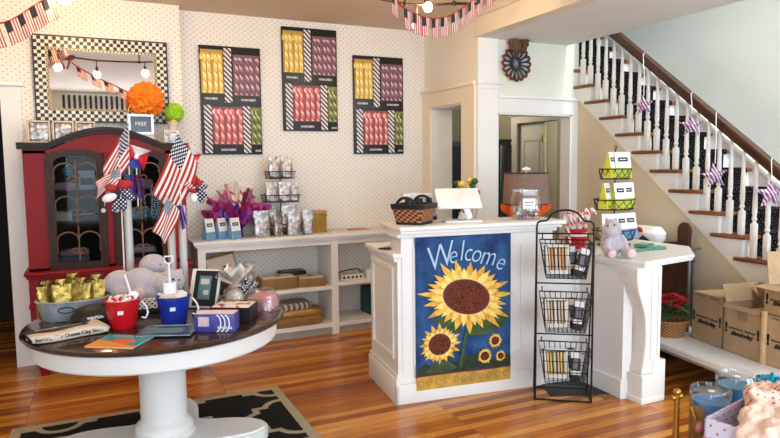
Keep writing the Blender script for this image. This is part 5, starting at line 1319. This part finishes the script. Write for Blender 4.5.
# poinsettia
pm('wicker', lambda nt: (lambda c: mixc(nt, ((((c[1] - c[2])*(1/.022)).floor() + (c[3]*(1/.012)).floor())*.5).fr().gt(.25), lin((176, 124, 76)), lin((120, 76, 42))))(coords(nt)), .7)
t = thing('poinsettia_basket', 'red poinsettia in a wicker basket on the low platform', 'plant', (3.70, 3.16, PZ))
b = MB(); b.lathe([(0, 0), (.10, 0), (.125, .10), (.13, .105), (.135, .115), (.128, .122), (.115, .115), (.10, .10), (0, .10)], seg=30); b.build('basket', 'wicker', t)
b = MB(); b.tube([(.131*math.cos(R(a)), .131*math.sin(R(a)), .115) for a in range(0, 360, 12)], .009, 6, True); b.build('rim', 'wicker', t)
rnd = random.Random(11)
def leafy(b, c, n, L, wd, tilt, r0=0):
    for k in range(n):
        a = 2*PI*k/n + r0; d = Vector((math.cos(a), math.sin(a), tilt)).normalized(); s = Vector((-math.sin(a), math.cos(a), 0))
        bb = bmesh.new(); vs = [bb.verts.new(Vector(c) + d*L*u + s*wd*w_ + Vector((0, 0, -.012*u*u))) for u, w_ in ((0, 0), (.4, .5), (.65, .42), (1, 0), (.65, -.42), (.4, -.5))]
        bb.faces.new(vs); b._join(bb)
for i in range(9):
    a = i*2.4; r = .03 + .085*(i/9)**.6
    p = (r*math.cos(a), r*math.sin(a), .29 - .09*(r/.12)**2 + rnd.uniform(-.02, .02))
    b = MB(); leafy(b, p, 6, .062, .035, .25, a); leafy(b, (p[0], p[1], p[2]+.006), 5, .042, .028, .5, a+.5); b.cyl(p, (p[0], p[1], p[2]+.012), .008); b.build('red_bloom', 'red_petal', t)
b = MB()
for i in range(16):
    a = i*2.4; r = .02 + .10*(i/16)**.6; leafy(b, (r*math.cos(a), r*math.sin(a), .19 + .03*math.sin(i*3)), 4, .07, .04, -.1, a)
b.tube([(0, 0, .1), (.01, 0, .25)], .012, 6); b.build('green_leaves', 'green_leaf', t)
# chair by the stair wall
t = thing('tube_frame_chair', 'grey tube frame chair with brown wooden back behind the wing', 'chair', (4.0, 3.40, PZ), 0)
b = MB()
q = [(-.13, 0), (-.14, .30), (-.13, .52), (-.11, .60), (-.02, .615), (.03, .62)] + [(x, z) for x, z in arc(.085, .70, .058, 200, -20, 10, .075)] + [(.13, .52), (.13, .0)]
b.prism([(-u, v+.01) for u, v in q], 0, .03, 'yz', bev=.004); b.build('wooden_back', 'chair_wood', t)
b = MB(); b.bx(-.14, 0, -.2, .2, .53, .56, .008); b.build('seat', 'chair_wood', t)
for y in (-.26, .22):
    b = MB(); b.tube([(.03, y+.05, .60), (-.10, y, .61), (-.13, y, .60), (-.14, y, .57), (-.14, y, .3), (-.15, y-.01, .008)], .0095, 8); b.build('tube_leg', 'grey_tube', t)
for y in (-.15, .17):
    b = MB(); b.tube([(.035, y, .60), (.035, y, .008)], .009, 8); b.build('rear_leg', 'grey_tube', t)
b = MB(); b.tube([(-.13, -.26, .60), (-.13, .22, .60)], .0095, 8); b.tube([(-.08, -.26, .52), (-.08, .22, .52)], .008, 8); b.tube([(.035, -.15, .56), (.035, .17, .56)], .008, 8); b.build('cross_tube', 'grey_tube', t)
t = thing('bow_cushion', 'white cushion with a red bow and dark corner on the chair', 'cushion', (3.945, 3.60, PZ+.66), 0)
b = MB(); loft(b, [(0, 0, -.05, .055, .13), (0, 0, -.02, .07, .15), (0, 0, .03, .075, .155), (0, 0, .075, .04, .12)], 24, 3); b.build('cushion', 'white', t)
b = MB(); b.ell((-.072, .01, .05), (.012, .03, .018), (R(25), 0, 0)); b.ell((-.072, .06, .05), (.012, .03, .018), (R(-25), 0, 0)); b.ell((-.078, .035, .046), .013); b.build('red_bow', 'red_petal', t)
b = MB(); b.prism([(-.12, -.045), (.04, -.045), (-.02, .01)], -.078, -.068, 'yz'); b.build('dark_corner', 'cloth_navy', t)

# ================================================================== NEAR DISPLAY TABLE, BOTTOM RIGHT
t = thing('display_table', 'small display table at the right edge, just below view', 'table', (0, 0, 0))
tp = [(1.08, .88), (1.16, .965), (1.25, 1.005), (1.37, 1.035), (1.62, 1.02), (1.72, .70), (1.14, .56), (1.08, .68)]
b = MB(); b.prism(tp, .81, .84, 'xy', bev=.006); b.build('tabletop', 'table_wood', t)
for x, y in ((1.16, .92), (1.56, .96), (1.62, .74), (1.16, .66)): MB().bx(x-.02, x+.02, y-.02, y+.02, 0, .81, .003).build('leg', 'dark_wood', t)
NZ = .8405
M('candle_blue', (52, 134, 190), .35, nz=(8, .08)); M('candle_teal', (44, 120, 150), .35, nz=(8, .08))
def candle(label, x, y, h, blue, other, cm):
    t = thing('jar_candle', label, 'candle', (x, y, NZ), R(-35))
    b = MB(); b.lathe([(0, 0), (.040, 0), (.0435, .004), (.0435, h-.02), (.042, h-.012)], seg=32); b.build('glass', 'glass', t)
    b = MB(); b.lathe([(0, .006), (.0395, .006), (.0395, h-.028), (.02, h-.030), (0, h-.030)], seg=30); b.build('wax', cm, t)
    b = MB(); b.lathe([(.0395, h-.02), (.0445, h-.018), (.0445, h-.004), (.042, h), (.036, h), (.034, h-.008), (0, h-.008)], seg=32); b.build('clear_lid', 'clear_lid', t)
    b = MB(); b.box((.0, -.005, h-.006), (.013, .011, .003), bev=.001); b.build('lid_sticker', 'white', t)
    if other:
        b = MB()
        pts = [(.0442*math.cos(R(a)), .0442*math.sin(R(a))) for a in range(200, 262, 6)]
        b.grid(lambda u, v: (.0442*math.cos(R(176+u*62)), .0442*math.sin(R(176+u*62)), .004+v*(h-.04)), 12, 4); b.build('kraft_sleeve', other, t, solid=.0008)
        b = MB(); b.ell((-.034, -.031, .055), (.012, .012, .015)); b.build('pink_seal', 'cloth_pink', t)
candle('blue jar candle with clear lid beside the brass easel', 1.262, .958, .138, 1, 'kraft', 'candle_blue')
candle('teal jar candle with clear lid behind the lavender box', 1.385, .985, .145, 0, None, 'candle_teal')
t = thing('brass_easel', 'small brass easel stand at the edge of the display table', 'easel', (1.185, .985, NZ), R(-25))
b = MB(); b.cyl((0, 0, 0), (0, 0, .128), .0075, .006, 10); b.ell((0, 0, .132), (.009, .009, .008)); b.ell((-.008, 0, .118), .006); b.ell((.008, 0, .122), .006); b.build('post', 'brass', t)
b = MB(); b.tube([(.012, -.01, .0), (.03, -.02, .03), (.035, -.02, .07), (.028, -.01, .10)], .004, 6); b.tube([(0, 0, .02), (.03, .04, 0.0)], .004, 6); b.build('prong', 'brass', t)
pm('cherry_print', lambda nt: (lambda c: mixc(nt, dots(nt, c[1]+c[2]*1.0, c[3], .028, .0026), lin((212, 206, 224)), lin((168, 84, 122))))(coords(nt)), .5)
t = thing('lavender_box', 'open lavender box with cherry print full of peach plush', 'box', (1.262, .795, NZ), R(12))
b = MB()
for x0, x1, y0, y1 in ((-.115, -.111, -.10, .10), (.111, .115, -.10, .10), (-.115, .115, -.10, -.096), (-.115, .115, .096, .10)): b.bx(x0, x1, y0, y1, 0, .125)
b.bx(-.115, .115, -.10, .10, 0, .004); b.build('box', 'cherry_print', t)
b = MB()
for x0, x1, y0, y1 in ((-.117, -.115, -.102, .102), (.115, .117, -.102, .102), (-.117, .117, -.102, -.10), (-.117, .117, .10, .102)): b.bx(x0, x1, y0, y1, 0, .085)
b.build('pink_band', 'cloth_pink', t)
pm('peach_print', lambda nt: (lambda c: mixc(nt, dots(nt, c[1]+c[2]*.4, c[2]+c[3]*.7, .022, .0030), lin((238, 202, 178)), lin((180, 90, 80))))(coords(nt)), .9, sheen=.3)
def lump(b, pts, sd):
    for c, r, ro in pts: b.ell(c, r, ro, 18, 12)
def doll(label, pts, m, loc, rz):
    t = thing('plush_doll', label, 'plush toy', loc, rz)
    b = MB(); lump(b, pts, 0); o = b.build('body', m, t)
    k = o.modifiers.new('r', 'REMESH'); k.mode = 'VOXEL'; k.voxel_size = .004; k.use_smooth_shade = True
    k = o.modifiers.new('s', 'SMOOTH'); k.iterations = 4
    tx = bpy.data.textures.new('fold', 'CLOUDS'); tx.noise_scale = .022; k = o.modifiers.new('d', 'DISPLACE'); k.texture = tx; k.strength = .02; k.mid_level = .5
    b = MB(); b.ell((.02, -.03, .045), (.012, .006, .010)); b.build('ribbon', 'cloth_pink', t)
doll('plain peach plush lying at the front of the lavender box', [((-.05, -.02, .02), (.045, .035, .03), Z3), ((.0, -.03, .035), (.04, .035, .032), Z3), ((-.02, .03, .03), (.05, .03, .03), Z3), ((.05, -.05, .025), (.03, .03, .028), Z3), ((-.075, .02, .015), (.025, .03, .02), Z3)], 'peach', (1.232, .78, NZ+.103), .2)
doll('flower printed peach plush at the back of the lavender box', [((.0, .0, .03), (.055, .04, .035), Z3), ((.05, -.02, .045), (.04, .04, .036), Z3), ((-.035, .01, .055), (.014, .014, .03), (0, R(-15), 0)), ((.03, .03, .04), (.04, .03, .03), Z3)], 'peach_print', (1.295, .845, NZ+.098), .1)
pm('candy_wrap', stripefn(((236, 206, 196), (176, 82, 92)), .012, 'xy'), .6)
o = MB().cyl((-.03, 0, .0), (.03, 0, 0), .017).ell((-.037, 0, 0), (.012, .02, .02)).ell((.037, 0, 0), (.012, .02, .02)).build('striped_roll', 'candy_wrap', None, (1.262, .735, NZ+.14), (0, R(-12), R(20))); tag(o, 'pink striped wrapped roll at the front of the lavender box', 'candy')
b = MB(); pom_mesh(b, (0, 0, 0), .052, .22, .9, seed=21); o = b.build('tulle_puff', 'teal', None, (1.50, .965, NZ+.075), smooth=0); tag(o, 'bright teal tulle puff at the right edge of the display table', 'tulle')
o = MB().lathe([(0, 0), (.035, 0), (.03, .03), (0, .03)]).build('puff_stand', 'teal', None, (1.50, .965, NZ)); tag(o, 'low teal stand beneath the tulle puff', 'stand')
# ================================================================== HANGING THINGS
def polyline(pts, n):
    """n+1 evenly spaced points along a polyline"""
    P = [Vector(p) for p in pts]; L = [0]
    for a, b in zip(P, P[1:]): L.append(L[-1]+(b-a).length)
    out = []
    for i in range(n+1):
        s = L[-1]*i/n; k = max(j for j in range(len(L)) if L[j] <= s+1e-9); k = min(k, len(P)-2)
        out.append(P[k].lerp(P[k+1], (s-L[k])/(L[k+1]-L[k])))
    return out
def bunting(label, pts, spots, fw, fl, lean, braid=.006):
    t = thing('flag_bunting', label, 'bunting', pts[0])
    O = Vector(pts[0]); PL = polyline(pts, 60)
    b = MB(); b.tube([p-O + Vector((0, .003*math.sin(i*2.1), .003*math.cos(i*2.1))) for i, p in enumerate(PL)], braid*.7, 5); b.tube([p-O + Vector((0, -.003*math.sin(i*2.1), -.003*math.cos(i*2.1))) for i, p in enumerate(PL)], braid*.7, 5); b.build('braided_cord', 'flag_red', t)
    for s in spots:
        i = min(58, int(s*60)); p = PL[i]-O; d = (PL[i+2]-PL[max(0, i-1)]).normalized()
        b = MB(); b.grid(lambda u, v: p + d*fw*(u-.5) + Vector((lean*v*fl, -.004 + .012*math.sin(u*4+s*30)*v, -fl*v)), 8, 10); b.build('little_flag', 'bunting_cloth', t, solid=.001)
    return t
bunting('american flag bunting swagged at the left above the mirror', [(-.60, 4.6, 2.34), (-.502, 4.6, 2.372), (-.421, 4.6, 2.405), (-.365, 4.6, 2.444), (-.308, 4.6, 2.492), (-.251, 4.6, 2.534), (-.194, 4.6, 2.576), (-.12, 4.6, 2.64)], (.16, .335, .49, .635, .79), .078, .135, .28)
bunting('american flag bunting hanging in a loop from the ceiling track', [(1.79, 3.75, 2.60), (1.842, 3.72, 2.511), (1.899, 3.7, 2.472), (1.994, 3.7, 2.449), (2.084, 3.7, 2.444), (2.175, 3.7, 2.465), (2.276, 3.7, 2.519), (2.355, 3.7, 2.579), (2.435, 3.7, 2.64), (2.556, 3.7, 2.706), (2.681, 3.7, 2.76)], (.04, .15, .22, .29, .36, .43, .50, .575, .65, .74, .83), .058, .125, .02)
bunting('american flag bunting with a dark bow seen reflected in the mirror', [(-.213, 2.8, 2.70), (-.078, 2.8, 2.60), (.091, 2.8, 2.505), (.255, 2.8, 2.433), (.401, 2.8, 2.359), (.60, 2.8, 2.33), (.8, 2.8, 2.36), (1.1, 2.8, 2.50), (1.3, 2.8, 2.66)], (.10, .20, .295, .39, .49, .60, .71, .82), .10, .12, .22, .009)
t = thing('ribbon_bow', 'dark red ribbon bow where the reflected bunting starts', 'bow', (-.22, 2.8, 2.70))
for dx, dz, a in ((-.05, .01, 20), (.05, .01, -20)):
    b = MB(); b.ell((dx, 0, dz), (.055, .015, .028), (0, R(a), 0)); b.build('loop', 'dark_red', t)
for dx in (-.03, .03):
    b = MB(); b.box((dx, 0, -.06), (.02, .004, .12), (0, R(dx*600), 0)); b.build('tail', 'dark_red', t)
b = MB(); b.ell((0, -.01, 0), .018); b.build('knot', 'dark_red', t)
# ceiling track
t = thing('track_light', 'wavy ceiling track with bare bulb lamps', 'track light', (0, 0, ZC))
TP = [(-.30, 3.52, -.16), (.1, 3.50, -.19), (.5, 3.48, -.18), (.9, 3.52, -.15), (1.3, 3.68, -.16), (1.7, 3.85, -.20), (1.964, 3.9, -.205), (2.157, 3.9, -.195), (2.35, 3.9, -.165), (2.58, 3.9, -.145)]
b = MB(); b.tube(TP, .009, 8); b.build('rail', 'bronze', t)
for i in (0, 2, 4, 6, 8):
    x, y, z = TP[i]; b = MB(); b.cyl((x, y, z-.012), (x, y, 0), .006); b.cyl((x, y, z-.014), (x, y, z+.012), .014); b.build('ceiling_stem', 'bronze', t)
for (x, y, zr, zb) in ((-.27, 3.52, -.16, -.28), (.085, 3.5, -.19, -.33), (.555, 3.48, -.175, -.29), (2.052, 3.9, -.20, -.345), (2.13, 3.9, -.195, -.215)):
    b = MB(); b.cyl((x, y, zr), (x, y, zb+.06), .005); b.cyl((x, y, zb+.075), (x, y, zb+.025), .012, .02, 14); h = b.build('lamp_head', 'bronze', t)
    b = MB(); b.ell((x, y-.02 if zb > -.23 else y, zb), (.03, .03, .034)); b.build('bulb', 'bulb', h)
t = thing('ceiling_spot', 'single bright bulb lamp on the ceiling above the left bunting', 'lamp', (-.115, 4.6, ZC))
b = MB(); b.cyl((0, 0, 0), (0, 0, -.012), .05, .05, 20); b.cyl((0, 0, -.01), (0, 0, -.13), .007); b.cyl((0, 0, -.12), (0, 0, -.17), .014, .022, 14); b.build('stem', 'bronze', t)
b = MB(); b.ell((0, 0, -.205), (.038, .038, .042)); b.build('bulb', 'bulb_warm', t)
# stars on the balusters
pm('star_stripes', stripefn(((214, 190, 204), (108, 66, 118)), .024, 'x2z'), .8)
def star(label, y, z, r, rz, ry=0):
    t = thing('barn_star', label, 'star', (XS-.035, y, z), rz)
    bb = bmesh.new(); ring = []
    for i in range(10):
        a = PI/2 + i*PI/5 + ry; q = r if i % 2 == 0 else r*.40; ring.append(bb.verts.new((q*math.cos(a), 0, q*math.sin(a))))
    f = bb.verts.new((0, -r*.26, 0)); k = bb.verts.new((0, r*.16, 0))
    for i in range(10): bb.faces.new((ring[i], ring[(i+1) % 10], f)); bb.faces.new((ring[(i+1) % 10], ring[i], k))
    bmesh.ops.recalc_face_normals(bb, faces=bb.faces)
    b = MB(); b._join(bb); b.build('star', 'star_stripes', t, smooth=0)
    zt = rail(y) + .06 - z
    b = MB(); b.tube([(0, 0, r*.9), (.0, -.004, zt*.6), (-.01, -.012, zt), (0.0, .0, zt+.018)], .003, 5); b.build('hanging_ribbon', 'white', t)
star('striped fabric star hung highest on the stair, seen almost edge on', 3.765, 1.945, .085, R(-65), .1)
star('striped fabric star second highest on the stair balusters', 3.308, 1.756, .092, R(-50), 0)
star('striped fabric star third down on the stair balusters', 3.101, 1.385, .10, R(-30), .15)
star('striped fabric star lowest on the stair, at the right edge', 2.682, 1.27, .105, R(-30), .0)
# wreath
M('wreath_dark', (44, 46, 54), .5, nz=(20, .2)); M('hub_grey', (112, 116, 124), .5); M('cone_brown', (104, 72, 56), .9, nz=(40, .4), bp=(60, .8))
t = thing('spoke_wreath', 'dark looped petal wreath with brown bow on the hall wall', 'wreath', (3.385, YW-.002, 2.355), 0)
for i in range(16):
    a = 2*PI*i/16; ca, sa = math.cos(a), math.sin(a)
    def W_(u, v): return (u*ca - v*sa, -.02 - .012*math.sin(u*12), u*sa + v*ca)
    b = MB(); b.tube([W_(.045+.07*(1-math.cos(q))*.72, .019*math.sin(q)*(1-.2*math.cos(q))) for q in [k*2*PI/14 for k in range(14)]], .0085, 5, True); p = b.build('petal_loop', 'wreath_dark', t)
    b = MB(); b.tube([W_(.045+.07*(1-math.cos(q))*.72+.002, .021*math.sin(q)*(1-.2*math.cos(q))) for q in [R(120)+k*R(120)/8 for k in range(9)]], .0105, 6); b.build('red_tip', 'dark_red', p)
b = MB(); b.lathe([(.0, .03), (.022, .028), (.03, .018), (.032, 0), (0, 0)], seg=20, mx=Matrix.Rotation(PI/2, 4, 'X')); b.build('hub', 'hub_grey', t)
b = MB(); b.tube([(.05*math.cos(R(a_)), -.014, .05*math.sin(R(a_))) for a_ in range(0, 360, 15)], .012, 6, True); b.build('inner_ring', 'wreath_dark', t)
for dx, dz, a_ in ((-.035, .155, 24), (.05, .165, -20)):
    b = MB(); pom_mesh(b, (0, 0, 0), .052, .22, 1.35, 22, 16, int(dz*100)); bmesh.ops.transform(b.bm, matrix=Matrix.Translation((dx, -.05, dz)) @ Matrix.Rotation(R(a_), 4, 'Y').inverted(), verts=b.bm.verts); b.build('bow_loop', 'cone_brown', t, smooth=0)
# ================================================================== LIGHT AND CAMERA
def area(name, loc, rot, sx, sy, power, col, spread=180):
    l = bpy.data.lights.new(name, 'AREA'); l.shape = 'RECTANGLE'; l.size = sx; l.size_y = sy; l.energy = power; l.color = col; l.spread = R(spread)
    o = bpy.data.objects.new(name, l); C.objects.link(o); o.location = loc; o.rotation_euler = rot
    return o
for x, w, p in ((-1.65, 1.4, 45), (.4, 1.6, 60), (2.37, 1.15, 55), (3.7, .75, 45)):
    area('window_daylight', (x, -1.46, 1.65), (R(90), 0, 0), w, 2.1, p*1.05, (.67, .83, 1.0))
area('stair_fill', (4.2, 1.5, 4.9), (R(10), R(-10), 0), .25, 4.5, 190, (.94, .98, 1.0))  # added fill panel under the stairwell ceiling, no opening there
area('stair_fill', (4.5, -1.3, 3.8), (R(75), 0, 0), .7, 1.6, 70, (.92, .97, 1.0))  # second added fill for the stairwell; the front wall is solid here
l = bpy.data.lights.new('back_room_fill', 'POINT'); l.energy = 22; l.color = (1, .9, .7); l.shadow_soft_size = .1  # unseen point light added to brighten the far room, no fixture
o = bpy.data.objects.new('back_room_fill', l); C.objects.link(o); o.location = (4.9, 5.3, 2.1)
l = bpy.data.lights.new('back_room_fill', 'POINT'); l.energy = 14; l.color = (1, .92, .76); l.shadow_soft_size = .1  # another added fill, lifts the olive room; not a real lamp
o = bpy.data.objects.new('back_room_fill', l); C.objects.link(o); o.location = (3.75, 5.9, 2.2)
w = bpy.data.worlds.new('sky'); bpy.context.scene.world = w; w.use_nodes = True
w.node_tree.nodes['Background'].inputs[0].default_value = (.80, .9, 1.0, 1); w.node_tree.nodes['Background'].inputs[1].default_value = 1.5

cam = bpy.data.cameras.new('camera'); cam.sensor_width = 36; cam.lens = 628/780*36; cam.clip_start = .05
co = bpy.data.objects.new('camera', cam); C.objects.link(co)
yaw, pit, rol = R(25.2), R(-5.06), R(-.6)
fw = Vector((math.sin(yaw)*math.cos(pit), math.cos(yaw)*math.cos(pit), math.sin(pit)))
r = Vector((math.cos(yaw), -math.sin(yaw), 0)); u = r.cross(fw)
r2 = r*math.cos(rol) + u*math.sin(rol); u2 = u*math.cos(rol) - r*math.sin(rol)
mx = Matrix((r2, u2, -fw)).transposed().to_4x4(); mx.translation = (0, 0, 1.5)
co.matrix_world = mx
sc = bpy.context.scene
sc.camera = co
vs = sc.view_settings
vs.view_transform = 'Standard'; vs.look = 'None'; vs.gamma = 1; vs.use_curve_mapping = False; vs.exposure = 0.14
sc.cycles.max_bounces = 8; sc.cycles.transparent_max_bounces = 24
sc.cycles.use_denoising = True
